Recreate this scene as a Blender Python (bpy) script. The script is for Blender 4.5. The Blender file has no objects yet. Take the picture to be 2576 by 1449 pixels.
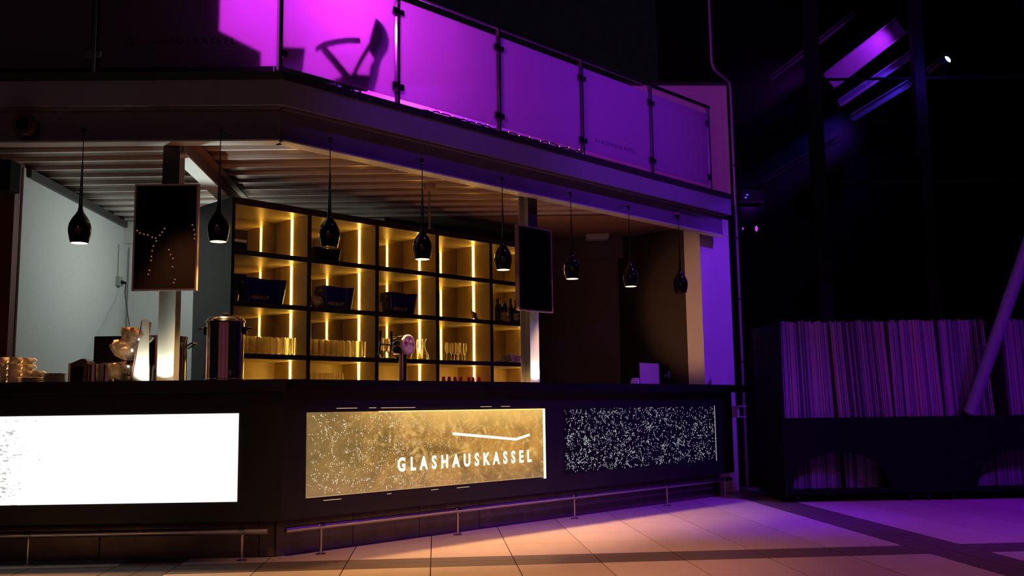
import bpy, bmesh, math, random
from math import sin, cos, tan, pi, radians, atan, atan2, sqrt
from mathutils import Vector, Matrix
random.seed(7)
S = bpy.context.scene
COL = S.collection

# ------------------------------------------------------------------ camera, world, lights, exposure
FPX = 2430.0
PITCH = atan(301.0 / FPX); ROLL = -0.014
EYE = Vector((0, 0, 1.0))
CM = Matrix.Rotation(pi / 2 + PITCH, 3, 'X') @ Matrix.Rotation(ROLL, 3, 'Z')
cam_d = bpy.data.cameras.new('camera'); cam = bpy.data.objects.new('camera', cam_d); COL.objects.link(cam)
cam_d.sensor_width = 36.0; cam_d.lens = FPX / 2576.0 * 36.0; cam_d.clip_end = 200
cam.matrix_world = Matrix.Translation(EYE) @ CM.to_4x4()
S.camera = cam
S.view_settings.view_transform = 'Standard'; S.view_settings.look = 'None'
S.view_settings.exposure = 0.0; S.view_settings.gamma = 1.0; S.view_settings.use_curve_mapping = False
S.cycles.use_denoising = True
S.cycles.max_bounces = 24; S.cycles.transmission_bounces = 22; S.cycles.glossy_bounces = 6; S.cycles.diffuse_bounces = 3; S.cycles.transparent_max_bounces = 32
S.cycles.sample_clamp_indirect = 4.0
S.cycles.caustics_reflective = False; S.cycles.caustics_refractive = False
W = bpy.data.worlds.new('world'); S.world = W; W.use_nodes = True
W.node_tree.nodes['Background'].inputs[0].default_value = (0.010, 0.008, 0.016, 1)
W.node_tree.nodes['Background'].inputs[1].default_value = 0.22

# plan of the bar: two straight wings that meet at 45 degrees; o is measured towards the back of the bar
A_L = radians(1.2); A_R = radians(45.8)
C0 = Vector((-1.6618, 6.8451, 0))
uL = Vector((cos(A_L), sin(A_L), 0)); nL = Vector((-sin(A_L), cos(A_L), 0))
uR = Vector((cos(A_R), sin(A_R), 0)); nR = Vector((-sin(A_R), cos(A_R), 0))
MIT = (nL + nR) / (1 + nL.dot(nR))
def PL(s, o, z=0.0): return C0 + uL * s + nL * o + Vector((0, 0, z))
def PR(s, o, z=0.0): return C0 + uR * s + nR * o + Vector((0, 0, z))
def K(o, z=0.0): return C0 + MIT * o + Vector((0, 0, z))
def ray(x, y): return CM @ Vector(((x - 1288) / FPX, -(y - 724.5) / FPX, -1))
def at_y(x, y, Y):                     # measured picture point -> world point at depth Y
    d = ray(x, y); return EYE + d * (Y / d.y)
def sL_of(x, y, o):
    d = ray(x, y); C = C0 + nL * o; t = (C - EYE).dot(nL) / d.dot(nL); P = EYE + d * t
    return (P - C).dot(uL), P.z
def sR_of(x, y, o):
    d = ray(x, y); C = C0 + nR * o; t = (C - EYE).dot(nR) / d.dot(nR); P = EYE + d * t
    return (P - C).dot(uR), P.z

def light(name, typ, loc, energy, color, target=None, size=0.1, **kw):
    d = bpy.data.lights.new(name, typ); d.energy = energy; d.color = color
    if typ == 'AREA':
        d.shape = 'RECTANGLE'; d.size = kw.get('sx', size); d.size_y = kw.get('sy', size)
    else: d.shadow_soft_size = size
    if typ == 'SPOT': d.spot_size = radians(kw.get('cone', 60)); d.spot_blend = kw.get('blend', .5)
    o = bpy.data.objects.new(name, d); COL.objects.link(o); o.location = loc
    if target is not None:
        o.rotation_euler = (Vector(target) - Vector(loc)).to_track_quat('-Z', 'Y').to_euler()
    return o

WARM = (1.0, 0.50, 0.17)
# stage lamps of the hall and added fills, all outside the picture
light('hall_violet_lamp', 'SPOT', PR(7.2, -4.2, 6.2), 1200, (0.20, 0.02, 1.0), PR(6.2, 0.0, 2.1), .12, cone=26, blend=.8)
light('hall_purple_lamp', 'SPOT', PR(5.0, -4.6, 8.6), 1250, (0.26, 0.025, 1.0), PR(4.3, 0.0, 3.2), .15, cone=30, blend=1)
light('hall_purple_lamp', 'SPOT', PR(1.9, -4.2, 8.4), 420, (0.26, 0.02, 1.0), PR(1.6, 0.0, 3.2), .15, cone=26, blend=1)
light('hall_board_lamp', 'SPOT', (4.2, 4.0, 5.4), 230, (0.50, 0.03, 1.0), (4.4, 10.6, 1.5), .3, cone=34, blend=.7)
light('plinth_violet_lamp', 'SPOT', PR(4.6, -5.2, 4.6), 1000, (0.17, 0.012, 1.0), PR(3.9, -.15, 0.0), .12, cone=42, blend=.9)
light('hall_soft_fill', 'AREA', (-2.0, -3.0, 5.2), 8, (1.0, .80, .86), (-2.0, 6.6, 2.4), sx=3, sy=2)  # added rose fill, lifts the left fascia and counter front
light('floor_lamp_light', 'SPOT', (6.2, 5.6, 5.0), 900, (0.26, 0.0, 1.0), (4.9, 8.4, 0), .3, cone=66, blend=1)
light('floor_rose_fill', 'SPOT', (2.6, 2.4, 5.2), 420, (0.80, 0.20, 0.50), (1.9, 7.0, 0), .4, cone=50, blend=1)  # added fill that turns the floor pinker
light('floor_amber_lamp', 'SPOT', (-0.7, 2.8, 4.6), 1050, (1.0, 0.44, 0.11), (0.0, 6.5, 0), .25, cone=42, blend=1)
light('plinth_violet_lamp', 'SPOT', PR(2.4, -4.6, 3.6), 260, (0.17, 0.012, 1.0), PR(1.3, 0, 0.1), .08, cone=34, blend=.9)
# magenta lamp on the gallery, behind the frosted railing
g_s, g_z = sR_of(872, -30, .05); G_LAMP = PR(g_s, 0.52, g_z + .02)
light('gallery_magenta_lamp', 'POINT', G_LAMP, 140, (0.95, 0.05, 1.0), None, .025)
light('gallery_purple_lamp', 'POINT', PR(3.3, 2.6, 4.85), 115, (0.30, 0.015, 1.0), None, .06)
light('gallery_purple_lamp', 'POINT', PL(-2.3, 1.0, 4.9), 1.5, (0.25, 0.0, 1.0), None, .06)
light('gallery_wall_lamp', 'SPOT', (4.6, 8.2, 4.9), 42, (0.30, 0.03, 1.0), (2.5, 11.4, 4.3), .1, cone=60, blend=.8)
# cool working light inside the bar, on the left
light('kitchen_light', 'AREA', (-2.6, 9.3, 2.9), 17, (0.90, 1.0, 0.95), (-4.0, 9.3, 1.5), sx=.5, sy=.3)
light('kitchen_light', 'AREA', (-2.9, 9.6, 1.6), 3.5, (0.90, 1.0, 0.95), (-2.6, 9.2, 3.1), sx=.4, sy=.3)
light('kitchen_light', 'SPOT', PL(-1.5, .9, 1.3), 130, (0.9, 1.0, 1.0), (-2.35, 7.45, 2.9), .06, cone=40, blend=.8)
# added warm fills behind the counter, shining up to brown the ceiling
for s_ in (0.35, 1.45, 2.5, 3.5, 4.5):
    light('back_bar_fill', 'SPOT', PR(s_, .36, 1.10), 17, (1.0, .29, .065), PR(s_, .72, 3.1), .06, cone=66, blend=.9)
for s_ in (-2.2, -1.3, -.45):
    light('back_bar_fill', 'SPOT', PL(s_, .24, 1.0), 5, (1.0, .28, .06), PL(s_, .75, 3.1), .06, cone=60, blend=.9)
light('right_end_light', 'SPOT', PR(4.2, .55, 1.7), 34, (1.0, .48, .22), PR(5.735, .32, 2.1), .1, cone=62, blend=.6)
# added washes on the unseen rear wall, so polished steel has reflections
for k, x in enumerate((-6, -3.2, -.6, 2.2, 5)):
    light('rear_wall_fill', 'SPOT', (x, -4.6, 6.2), 900, ((1.0, .42, .16), (.75, .12, .8))[k % 2], (x, -6, 2.0), .1, cone=50, blend=.8)
# beams of the glass hall
light('roof_purple_lamp', 'SPOT', at_y(2300, 20, 13.7), 75, (0.45, 0.02, 1.0), at_y(2170, 140, 14.3), .04, cone=70, blend=.9)
light('roof_blue_lamp', 'SPOT', at_y(2330, 120, 13.7), 32, (0.10, 0.03, 1.0), at_y(2200, 250, 14.3), .04, cone=70, blend=.9)
light('roof_blue_lamp', 'POINT', at_y(2383, 150, 12.7), 7, (0.10, 0.03, 1.0), None, .03)

# ------------------------------------------------------------------ materials
def lin(c): return tuple(((v / 255.) / 12.92 if v <= 10 else (((v / 255.) + .055) / 1.055) ** 2.4) for v in c)
MATS = {}
def mat(name, col, rough=.5, metal=0., noise=0., nscale=20., emis=None, estr=0., bump=0., coat=0., spec=.5):
    if name in MATS: return MATS[name]
    m = bpy.data.materials.new(name); m.use_nodes = True; nt = m.node_tree; b = nt.nodes['Principled BSDF']
    c = lin(col) + (1,)
    b.inputs['Base Color'].default_value = c; b.inputs['Roughness'].default_value = rough
    b.inputs['Metallic'].default_value = metal; b.inputs['Coat Weight'].default_value = coat
    b.inputs['Specular IOR Level'].default_value = spec
    if noise or bump:
        tc = nt.nodes.new('ShaderNodeTexCoord'); n = nt.nodes.new('ShaderNodeTexNoise')
        n.inputs['Scale'].default_value = nscale; n.inputs['Detail'].default_value = 5
        nt.links.new(tc.outputs['Object'], n.inputs['Vector'])
        if noise:
            r = nt.nodes.new('ShaderNodeValToRGB')
            r.color_ramp.elements[0].position = .3; r.color_ramp.elements[1].position = .7
            r.color_ramp.elements[0].color = tuple(v * (1 - noise) for v in c[:3]) + (1,)
            r.color_ramp.elements[1].color = tuple(min(1, v * (1 + noise)) for v in c[:3]) + (1,)
            nt.links.new(n.outputs['Fac'], r.inputs['Fac']); nt.links.new(r.outputs['Color'], b.inputs['Base Color'])
        if bump:
            u = nt.nodes.new('ShaderNodeBump'); u.inputs['Strength'].default_value = bump; u.inputs['Distance'].default_value = .01
            nt.links.new(n.outputs['Fac'], u.inputs['Height']); nt.links.new(u.outputs['Normal'], b.inputs['Normal'])
    if emis:
        b.inputs['Emission Color'].default_value = tuple(emis) + (1,); b.inputs['Emission Strength'].default_value = estr
    MATS[name] = m; return m
def glassy(name, tint=(.97, .93, .85), gloss=.28, rough=.06, transl=0., tcol=(1, 1, 1)):
    if name in MATS: return MATS[name]
    m = bpy.data.materials.new(name); m.use_nodes = True; nt = m.node_tree; nt.nodes.clear()
    out = nt.nodes.new('ShaderNodeOutputMaterial'); tr = nt.nodes.new('ShaderNodeBsdfTransparent')
    gl = nt.nodes.new('ShaderNodeBsdfGlossy'); mx = nt.nodes.new('ShaderNodeMixShader'); lw = nt.nodes.new('ShaderNodeLayerWeight')
    ma = nt.nodes.new('ShaderNodeMath'); ma.operation = 'MULTIPLY_ADD'; ma.inputs[1].default_value = gloss * 2; ma.inputs[2].default_value = gloss * .15
    lw.inputs['Blend'].default_value = .35
    tr.inputs['Color'].default_value = tuple(tint) + (1,); gl.inputs['Roughness'].default_value = rough
    nt.links.new(lw.outputs['Facing'], ma.inputs[0]); nt.links.new(ma.outputs[0], mx.inputs['Fac'])
    nt.links.new(tr.outputs[0], mx.inputs[1]); nt.links.new(gl.outputs[0], mx.inputs[2]); last = mx
    if transl:
        tl = nt.nodes.new('ShaderNodeBsdfTranslucent'); tl.inputs['Color'].default_value = tuple(tcol) + (1,)
        df = nt.nodes.new('ShaderNodeBsdfDiffuse'); df.inputs['Color'].default_value = tuple(v * .35 for v in tcol) + (1,)
        a = nt.nodes.new('ShaderNodeMixShader'); a.inputs[0].default_value = .3
        nt.links.new(tl.outputs[0], a.inputs[1]); nt.links.new(df.outputs[0], a.inputs[2])
        m2 = nt.nodes.new('ShaderNodeMixShader'); m2.inputs[0].default_value = transl
        nt.links.new(mx.outputs[0], m2.inputs[1]); nt.links.new(a.outputs[0], m2.inputs[2]); last = m2
    nt.links.new(last.outputs[0], out.inputs['Surface']); MATS[name] = m; return m
def emit(name, col, strength):
    if name in MATS: return MATS[name]
    m = bpy.data.materials.new(name); m.use_nodes = True; nt = m.node_tree; nt.nodes.clear()
    out = nt.nodes.new('ShaderNodeOutputMaterial'); e = nt.nodes.new('ShaderNodeEmission')
    e.inputs[0].default_value = tuple(col) + (1,); e.inputs[1].default_value = strength
    nt.links.new(e.outputs[0], out.inputs['Surface']); MATS[name] = m; return m

M_black = mat('black_laminate', (24, 23, 26), .45, noise=.15, nscale=6)
M_top = mat('black_worktop', (22, 21, 24), .3, noise=.2, nscale=30)
M_plinth = mat('plinth_panel', (92, 82, 80), .3, metal=.35, noise=.2, nscale=9)
M_steel = mat('brushed_steel', (190, 186, 182), .22, 1.0, noise=.08, nscale=40)
M_chrome = mat('polished_steel', (215, 208, 200), .10, 1.0)
M_rail = mat('satin_rail', (215, 208, 200), .3, 1.0)
M_darksteel = mat('dark_painted_steel', (60, 57, 58), .45, .2, noise=.12, nscale=8)
M_lightsteel = mat('light_painted_steel', (205, 212, 205), .4, noise=.05, nscale=8)
M_fascia = mat('white_fascia', (150, 145, 160), .55, noise=.06, nscale=5)
M_beamweb = mat('grey_beam', (120, 112, 125), .5, noise=.1, nscale=5)
M_wall = mat('white_plaster', (208, 210, 208), .8, noise=.03, nscale=30, bump=.15)
M_pier = mat('pier_plaster', (215, 205, 205), .8, noise=.03, nscale=30, bump=.15)
M_darkwall = mat('grey_back_wall', (140, 120, 120), .8, noise=.08, nscale=12)
M_galv = mat('galvanised_sheet', (126, 98, 84), .36, .3, noise=.07, nscale=3.0)
M_plast = mat('plaster_ceiling', (135, 112, 100), .7, noise=.1, nscale=5)
M_red = mat('dark_red_paint', (98, 38, 42), .6, noise=.1, nscale=5)
M_night = mat('night_panel', (14, 14, 17), .35, noise=.3, nscale=2)
M_mullion = mat('dark_mullion', (30, 28, 36), .6, noise=.2, nscale=3, spec=.3)
M_girder = mat('roof_girder', (150, 145, 160), .5, noise=.1, nscale=2)
M_shelf = mat('dark_shelf_edge', (42, 35, 32), .5, noise=.15, nscale=12)
M_lining = mat('beige_lining', (200, 182, 134), .36, noise=.06, nscale=14)
M_mirror = mat('mirror_glass', (205, 196, 170), .015, 1.0)
M_lacquer = mat('black_lacquer', (10, 10, 13), .08, coat=.6)
M_cord = mat('black_cord', (14, 14, 16), .5)
M_bulb = emit('lamp_opening', (1.0, .62, .28), 7.0)
M_led = emit('led_strip', (1.0, .53, .085), 24.0)
M_led_soft = emit('led_edge', (1.0, .62, .16), 2.6)
M_screenframe = mat('rose_silver_frame', (196, 160, 150), .35, .5)
M_screen = mat('black_screen', (7, 7, 9), .0, spec=.6)
M_navy = mat('navy_plastic', (27, 22, 130), .2, coat=.4)
M_blackplastic = mat('black_plastic', (12, 12, 14), .4, spec=.25)
M_gold = mat('brass_clip', (225, 190, 80), .25, 1.0)
M_copper = mat('copper_print', (255, 190, 140), .5)
M_white = mat('white_ceramic', (238, 222, 200), .35, noise=.03, nscale=20)
M_paper = mat('white_paper', (235, 228, 215), .8, noise=.06, nscale=40, bump=.4)
M_glass = glassy('drinking_glass', gloss=.34)
M_glass2 = glassy('frosty_glass', tint=(1, .96, .86), gloss=.55, rough=.2, transl=.34, tcol=(1, .97, .9))
def refract(name, mixt=.35, col=(1, .98, .93), rough=.02):
    m = bpy.data.materials.new(name); m.use_nodes = True; nt = m.node_tree; nt.nodes.clear()
    out = nt.nodes.new('ShaderNodeOutputMaterial'); g = nt.nodes.new('ShaderNodeBsdfGlass'); t = nt.nodes.new('ShaderNodeBsdfTransparent'); x = nt.nodes.new('ShaderNodeMixShader')
    g.inputs['IOR'].default_value = 1.4; g.inputs['Roughness'].default_value = rough; g.inputs['Color'].default_value = col + (1,)
    x.inputs[0].default_value = 1 - mixt; nt.links.new(t.outputs[0], x.inputs[1]); nt.links.new(g.outputs[0], x.inputs[2]); nt.links.new(x.outputs[0], out.inputs['Surface']); return m
M_glass2 = refract('thick_clear_glass'); M_glass = refract('clear_glass', .3)
M_bowl = glassy('clear_plastic', tint=(.9, .88, .85), gloss=.5, rough=.12, transl=.12)
M_redglass = glassy('red_glass', tint=(.75, .06, .04), gloss=.3, rough=.1, transl=.35, tcol=(.6, .03, .02))
M_bottle = mat('dark_bottle', (20, 24, 16), .08, coat=.5)
M_rose = mat('amber_bottle', (120, 45, 20), .1, coat=.5)
M_label = mat('cream_label', (225, 195, 150), .6)
M_capsule = mat('cream_capsule', (222, 185, 140), .45)
M_signred = mat('sign_red', (120, 30, 28), .5)
M_signwhite = mat('sign_white', (232, 214, 202), .4)
M_sachet = mat('sachet_paper', (215, 165, 120), .5, noise=.45, nscale=35)
M_sachetd = mat('dark_sachet', (50, 28, 22), .5)
M_board = [mat('pale_board_%d' % i, c, .7, noise=.1, nscale=9) for i, c in enumerate(((150, 130, 140), (128, 112, 135), (105, 94, 112), (66, 56, 70), (160, 136, 134)))]
M_trolley = mat('black_trolley', (5, 5, 6), .9, noise=.2, nscale=5, spec=.2)
M_chair = mat('dark_chair', (70, 60, 78), .5)
M_galleryfloor = mat('gallery_floor', (95, 88, 98), .5)
M_whitebulb = emit('panel_white', (1.0, 1.0, .97), 1.5)
M_dot = emit('engraved_dot', (.86, .95, .90), .72)
M_dotwarm = emit('engraved_warm_dot', (1.0, .92, .70), .92)
M_text = emit('engraved_letters', (1.0, .88, .58), 2.2)
M_etch = mat('etched_letters', (60, 20, 70), .6)
M_blueled = emit('blue_lamp', (.10, .30, 1.0), 16)
M_blueface = emit('blue_led', (.12, .08, 1.0), 2.0)
M_magled = emit('magenta_led', (.55, .08, .8), 1.0)
M_dash = emit('reflected_glow', (1.0, .62, .35), .9)
M_fairy = emit('fairy_bulb', (1.0, .45, .25), 3.0)
M_fairy2 = emit('hall_fairy_bulb', (1.0, .36, .13), 7.0)
M_machine = mat('pale_machine_side', (190, 170, 160), .45)
M_violetlabel = mat('pale_label', (150, 140, 190), .5)
M_tile = [mat('floor_tile_%d' % i, c, .46, noise=.05, nscale=8) for i, c in enumerate(((206, 190, 182), (200, 184, 176), (210, 195, 188)))]
M_band = mat('dark_floor_tile', (112, 98, 96), .42, noise=.08, nscale=8)
M_grout = mat('dark_grout', (40, 34, 34), .9)

# ------------------------------------------------------------------ mesh helpers
class B:
    def __init__(s): s.b = bmesh.new()
    def box(s, x0, x1, y0, y1, z0, z1, mx=None, bev=0):
        r = bmesh.ops.create_cube(s.b, size=1)['verts']
        for v in r: v.co = Vector((x0 + (v.co.x + .5) * (x1 - x0), y0 + (v.co.y + .5) * (y1 - y0), z0 + (v.co.z + .5) * (z1 - z0)))
        if mx: bmesh.ops.transform(s.b, matrix=mx, verts=r)
        if bev:
            es = list({e for v in r for e in v.link_edges}); bmesh.ops.bevel(s.b, geom=es, offset=bev, segments=2, affect='EDGES', profile=.6)
        return s
    def tube(s, p0, p1, r0, r1=None, seg=12, cap=True):
        r1 = r0 if r1 is None else r1; p0 = Vector(p0); p1 = Vector(p1); d = p1 - p0
        q = d.to_track_quat('Z', 'Y').to_matrix(); rings = []
        for p, r in ((p0, r0), (p1, r1)):
            rings.append([s.b.verts.new(p + q @ Vector((cos(2 * pi * i / seg) * r, sin(2 * pi * i / seg) * r, 0))) for i in range(seg)])
        for i in range(seg): s.b.faces.new((rings[0][i], rings[0][(i + 1) % seg], rings[1][(i + 1) % seg], rings[1][i]))
        if cap:
            s.b.faces.new(list(reversed(rings[0]))); s.b.faces.new(rings[1])
        return s
    def path(s, pts, r, seg=8):
        pts = [Vector(p) for p in pts]
        for a, c in zip(pts[:-1], pts[1:]): s.tube(a, c, r, r, seg)
        return s
    def lathe(s, prof, seg=20, mx=None):
        rings = []; vs = []
        for (r, z) in prof:
            if r < 1e-6: rg = [s.b.verts.new((0, 0, z))]
            else: rg = [s.b.verts.new((cos(2 * pi * i / seg) * r, sin(2 * pi * i / seg) * r, z)) for i in range(seg)]
            rings.append(rg); vs += rg
        for a, c in zip(rings[:-1], rings[1:]):
            for i in range(seg):
                j = (i + 1) % seg
                if len(a) == 1 and len(c) == 1: continue
                if len(a) == 1: s.b.faces.new((a[0], c[j], c[i]))
                elif len(c) == 1: s.b.faces.new((a[i], a[j], c[0]))
                else: s.b.faces.new((a[i], a[j], c[j], c[i]))
        if mx: bmesh.ops.transform(s.b, matrix=mx, verts=vs)
        return s
    def prism(s, poly, z0, z1, mx=None):          # polygon in plan, extruded up
        lo = [s.b.verts.new((p[0], p[1], z0)) for p in poly]; hi = [s.b.verts.new((p[0], p[1], z1)) for p in poly]
        n = len(poly); s.b.faces.new(list(reversed(lo))); s.b.faces.new(hi)
        for i in range(n): s.b.faces.new((lo[i], lo[(i + 1) % n], hi[(i + 1) % n], hi[i]))
        if mx: bmesh.ops.transform(s.b, matrix=mx, verts=lo + hi)
        return s
    def slab(s, poly, y0, y1):                    # polygon in x,z, extruded along y
        return s.prism([(p[0], p[1]) for p in poly], -y1, -y0, Matrix.Rotation(pi / 2, 4, 'X'))
    def mesh(s, name, smooth=False):
        bmesh.ops.recalc_face_normals(s.b, faces=s.b.faces)
        me = bpy.data.meshes.new(name); s.b.to_mesh(me); s.b.free()
        if smooth:
            for p in me.polygons: p.use_smooth = True
            try: me.set_sharp_from_angle(angle=radians(38))
            except Exception: pass
        return me
def frame(P, a): return Matrix.Translation(P) @ Matrix.Rotation(a, 4, 'Z')
FL = frame(C0, A_L); FR = frame(C0, A_R)
WM = {}
def setw(o, mx=None, parent=None):                # world placement, also below a placed parent
    mx = Matrix.Identity(4) if mx is None else mx
    if parent: o.parent = parent
    o.matrix_basis = (WM[parent.name].inverted() @ mx) if parent else mx
    WM[o.name] = mx
def tag(o, label=None, cat=None, group=None, kind=None):
    if label: o['label'] = label
    if cat: o['category'] = cat
    if group: o['group'] = group
    if kind: o['kind'] = kind
    return o
def obj(name, b, m, parent=None, mx=None, smooth=False, label=None):
    me = b.mesh(name, smooth) if isinstance(b, B) else b
    if len(me.materials) == 0: me.materials.append(m)
    o = bpy.data.objects.new(name, me); COL.objects.link(o)
    setw(o, mx, parent)
    if label: o['label'] = label
    return o
def thing(name, label, cat, mx=None, group=None):
    o = bpy.data.objects.new(name, None); COL.objects.link(o); o.empty_display_size = .1
    setw(o, mx)
    return tag(o, label, cat, group)
def struct(name, b, m, mx=None, parent=None, smooth=False):
    o = obj(name, b, m, parent, mx, smooth)
    if not parent: o['kind'] = 'structure'
    return o
def textmesh(body, size, m, name, ext=.002, spacing=1.0, off=0.0, align='LEFT'):
    cu = bpy.data.curves.new(name, 'FONT'); cu.body = body; cu.size = size; cu.extrude = ext; cu.offset = off
    cu.space_character = spacing; cu.align_x = align; cu.resolution_u = 3
    t = bpy.data.objects.new(name, cu); COL.objects.link(t)
    bpy.context.view_layer.update()
    me = bpy.data.meshes.new_from_object(t.evaluated_get(bpy.context.evaluated_depsgraph_get()))
    bpy.data.objects.remove(t); me.materials.clear(); me.materials.append(m); me.name = name
    return me
UP = Matrix.Rotation(pi / 2, 4, 'X')               # text lying in xy -> standing in xz, facing -y

# ------------------------------------------------------------------ floor
E_A = atan(.0802); GF = Matrix.Rotation(E_A, 4, 'Z')
floor = struct('floor', B().box(-9, 12, -6, 16, -.2, -.012), M_grout)
T = .5513
def spans(first, n, width=T): return [(first + i * width, first + (i + 1) * width, 0) for i in range(n)]
aspan = spans(-2.10 - 4 * T, 4) + [(-2.10, -1.895, 1), (-1.895, -1.69, 1)] + spans(-1.69, 9) + [(3.272, 3.477, 1), (3.477, 3.682, 1)] + spans(3.682, 8)
bspan = spans(6.34 - 3 * T, 3) + [(6.34, 6.535, 1), (6.535, 6.73, 1)] + spans(6.73, 9)
inv = CM.transposed()
def in_view(a, b):
    p = GF @ Vector((a, b, 0)); q = inv @ (p - EYE)
    if q.z >= -.1: return False
    x = 1288 - q.x / q.z * FPX; y = 724.5 + q.y / q.z * FPX
    d = p - C0
    if d.dot(nL) > .15 and d.dot(nR) > .15: return False
    return -60 < x < 2640 and y < 1500
tile_me = {}
for ia, (a0, a1, da) in enumerate(aspan):
    for ib, (b0, b1, db) in enumerate(bspan):
        if not any(in_view(a0 + (a1 - a0) * i / 2, b0 + (b1 - b0) * j / 2) for i in range(3) for j in range(3)): continue
        w, h = round(a1 - a0, 3), round(b1 - b0, 3); dark = da or db
        k = (w, h, 'd' if dark else (ia * 7 + ib * 3) % 3)
        if k not in tile_me:
            g = .0034
            tile_me[k] = B().box(g, w - g, g, h - g, -.011, 0).mesh('tile'); tile_me[k].materials.append(M_band if dark else M_tile[k[2]])
        o = bpy.data.objects.new('tile', tile_me[k]); COL.objects.link(o)
        setw(o, GF @ Matrix.Translation((a0, b0, 0)), floor)
        if dark: o['label'] = 'dark grey floor tile'

# ------------------------------------------------------------------ bar counter
SLE = -3.6; SRE = 5.66
def wing(z0, z1, o0, o1, sl=SLE, sr=SRE):
    return B().prism([PL(sl, o0), K(o0), PR(sr, o0), PR(sr, o1), K(o1), PL(sl, o1)], z0, z1)
bar = thing('bar_counter', 'long black angled bar counter with three lit front panels', 'counter')
obj('counter_body', wing(.262, 1.133, -.18, .14), M_black, bar)
obj('plinth', wing(.002, .26, .012, .14), M_grout, bar)
for (s0, s1) in ((-3.5, -2.36), (-2.35, -1.21), (-1.2, -.115), (-.11, -.006)):
    obj('plinth_panel', B().box(s0, s1, 0, .011, .004, .258), M_plinth, bar, FL)
for (s0, s1) in ((.006, .655), (.66, 1.30), (1.305, 1.95), (1.955, 3.1), (3.105, 4.25), (4.255, 5.6)):
    obj('plinth_panel', B().box(s0, s1, 0, .011, .004, .258), M_plinth, bar, FR)
# lit panel 1 (white, left wing)
def shader_panel(name, kind):
    m = bpy.data.materials.new(name); m.use_nodes = True; nt = m.node_tree; nt.nodes.clear()
    N = nt.nodes.new; Lk = nt.links.new
    out = N('ShaderNodeOutputMaterial'); e = N('ShaderNodeEmission'); tc = N('ShaderNodeTexCoord'); sp = N('ShaderNodeSeparateXYZ')
    Lk(tc.outputs['Object'], sp.inputs[0])
    def noise(scale, detail, dist=0., vec=None):
        n = N('ShaderNodeTexNoise'); n.inputs['Scale'].default_value = scale; n.inputs['Detail'].default_value = detail
        n.inputs['Distortion'].default_value = dist; Lk(vec or tc.outputs['Object'], n.inputs['Vector']); return n.outputs['Fac']
    def rng(v, a, b, c, d):
        n = N('ShaderNodeMapRange'); n.clamp = True
        for i, q in enumerate((a, b, c, d)): n.inputs[i + 1].default_value = q
        Lk(v, n.inputs[0]); return n.outputs[0]
    def mth(op, a, b):
        n = N('ShaderNodeMath'); n.operation = op
        for i, q in enumerate((a, b)):
            if isinstance(q, (int, float)): n.inputs[i].default_value = q
            else: Lk(q, n.inputs[i])
        return n.outputs[0]
    def mixc(f, a, b):
        n = N('ShaderNodeMix'); n.data_type = 'RGBA'
        if isinstance(f, float): n.inputs[0].default_value = f
        else: Lk(f, n.inputs[0])
        for i, q in ((6, a), (7, b)):
            if isinstance(q, tuple): n.inputs[i].default_value = q + (1,)
            else: Lk(q, n.inputs[i])
        return n.outputs[2]
    if kind == 'white':
        mp = N('ShaderNodeMapping'); mp.inputs['Scale'].default_value = (1, 1, 2.4); Lk(tc.outputs['Object'], mp.inputs['Vector'])
        f = noise(26, 4, .6, mp.outputs[0]); f2 = noise(9, 2, .3, mp.outputs[0])
        thr = rng(sp.outputs[0], -1.85, -1.35, .53, .30)
        v = mth('ADD', mth('MULTIPLY', f, .75), mth('MULTIPLY', f2, .25))
        g = mth('LESS_THAN', v, mth('SUBTRACT', thr, .065))
        c = mixc(g, (1.25, 1.25, 1.2), (.50, .54, .50))
        Lk(c, e.inputs[0]); e.inputs[1].default_value = 1.0
    else:
        big = noise(2.1, 6, 1.6); swirl = noise(5.5, 8, 3.2); fine = noise(38, 6, .8)
        c = mixc(rng(big, .35, .66, 0, 1), lin((130, 92, 42)), lin((208, 148, 70)))
        c = mixc(rng(swirl, .52, .70, 0, .75), c, lin((240, 190, 104)))
        c = mixc(rng(fine, .45, .75, 0, .22), c, lin((250, 214, 140)))
        grey = rng(sp.outputs[0], .10, 1.15, .80, 0)
        c = mixc(grey, c, lin((114, 96, 60)))
        low = rng(sp.outputs[2], .42, .62, .45, 0)
        c = mixc(low, c, lin((150, 112, 84)))
        top = rng(sp.outputs[2], .80, .985, 0, .75)
        topx = mth('MULTIPLY', top, rng(sp.outputs[0], .5, 1.4, 0, 1))
        c = mixc(topx, c, lin((255, 205, 112)))
        Lk(c, e.inputs[0]); e.inputs[1].default_value = 1.05
    Lk(e.outputs[0], out.inputs['Surface']); return m
M_pw = shader_panel('white_lit_panel', 'white'); M_pa = shader_panel('amber_lit_panel', 'amber')
obj('lit_panel', B().box(-2.68, -.222, -.186, -.18, .395, .988), M_pw, bar, FL, label='white glowing front panel')
p2 = obj('lit_panel', B().box(.122, 2.578, -.186, -.18, .399, .987), M_pa, bar, FR, label='amber glowing front panel with name and bent line')
obj('light_edge', B().box(.75, 2.578, -.190, -.186, .982, .988), M_led_soft, p2, FR)
obj('light_edge', B().box(2.558, 2.580, -.192, -.186, .385, .987), emit('led_side', (1, .82, .38), 3.0), p2, FR)
obj('light_edge', B().box(.122, 2.578, -.189, -.186, .399, .402), emit('led_low', (1, .6, .3), .8), p2, FR)
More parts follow.
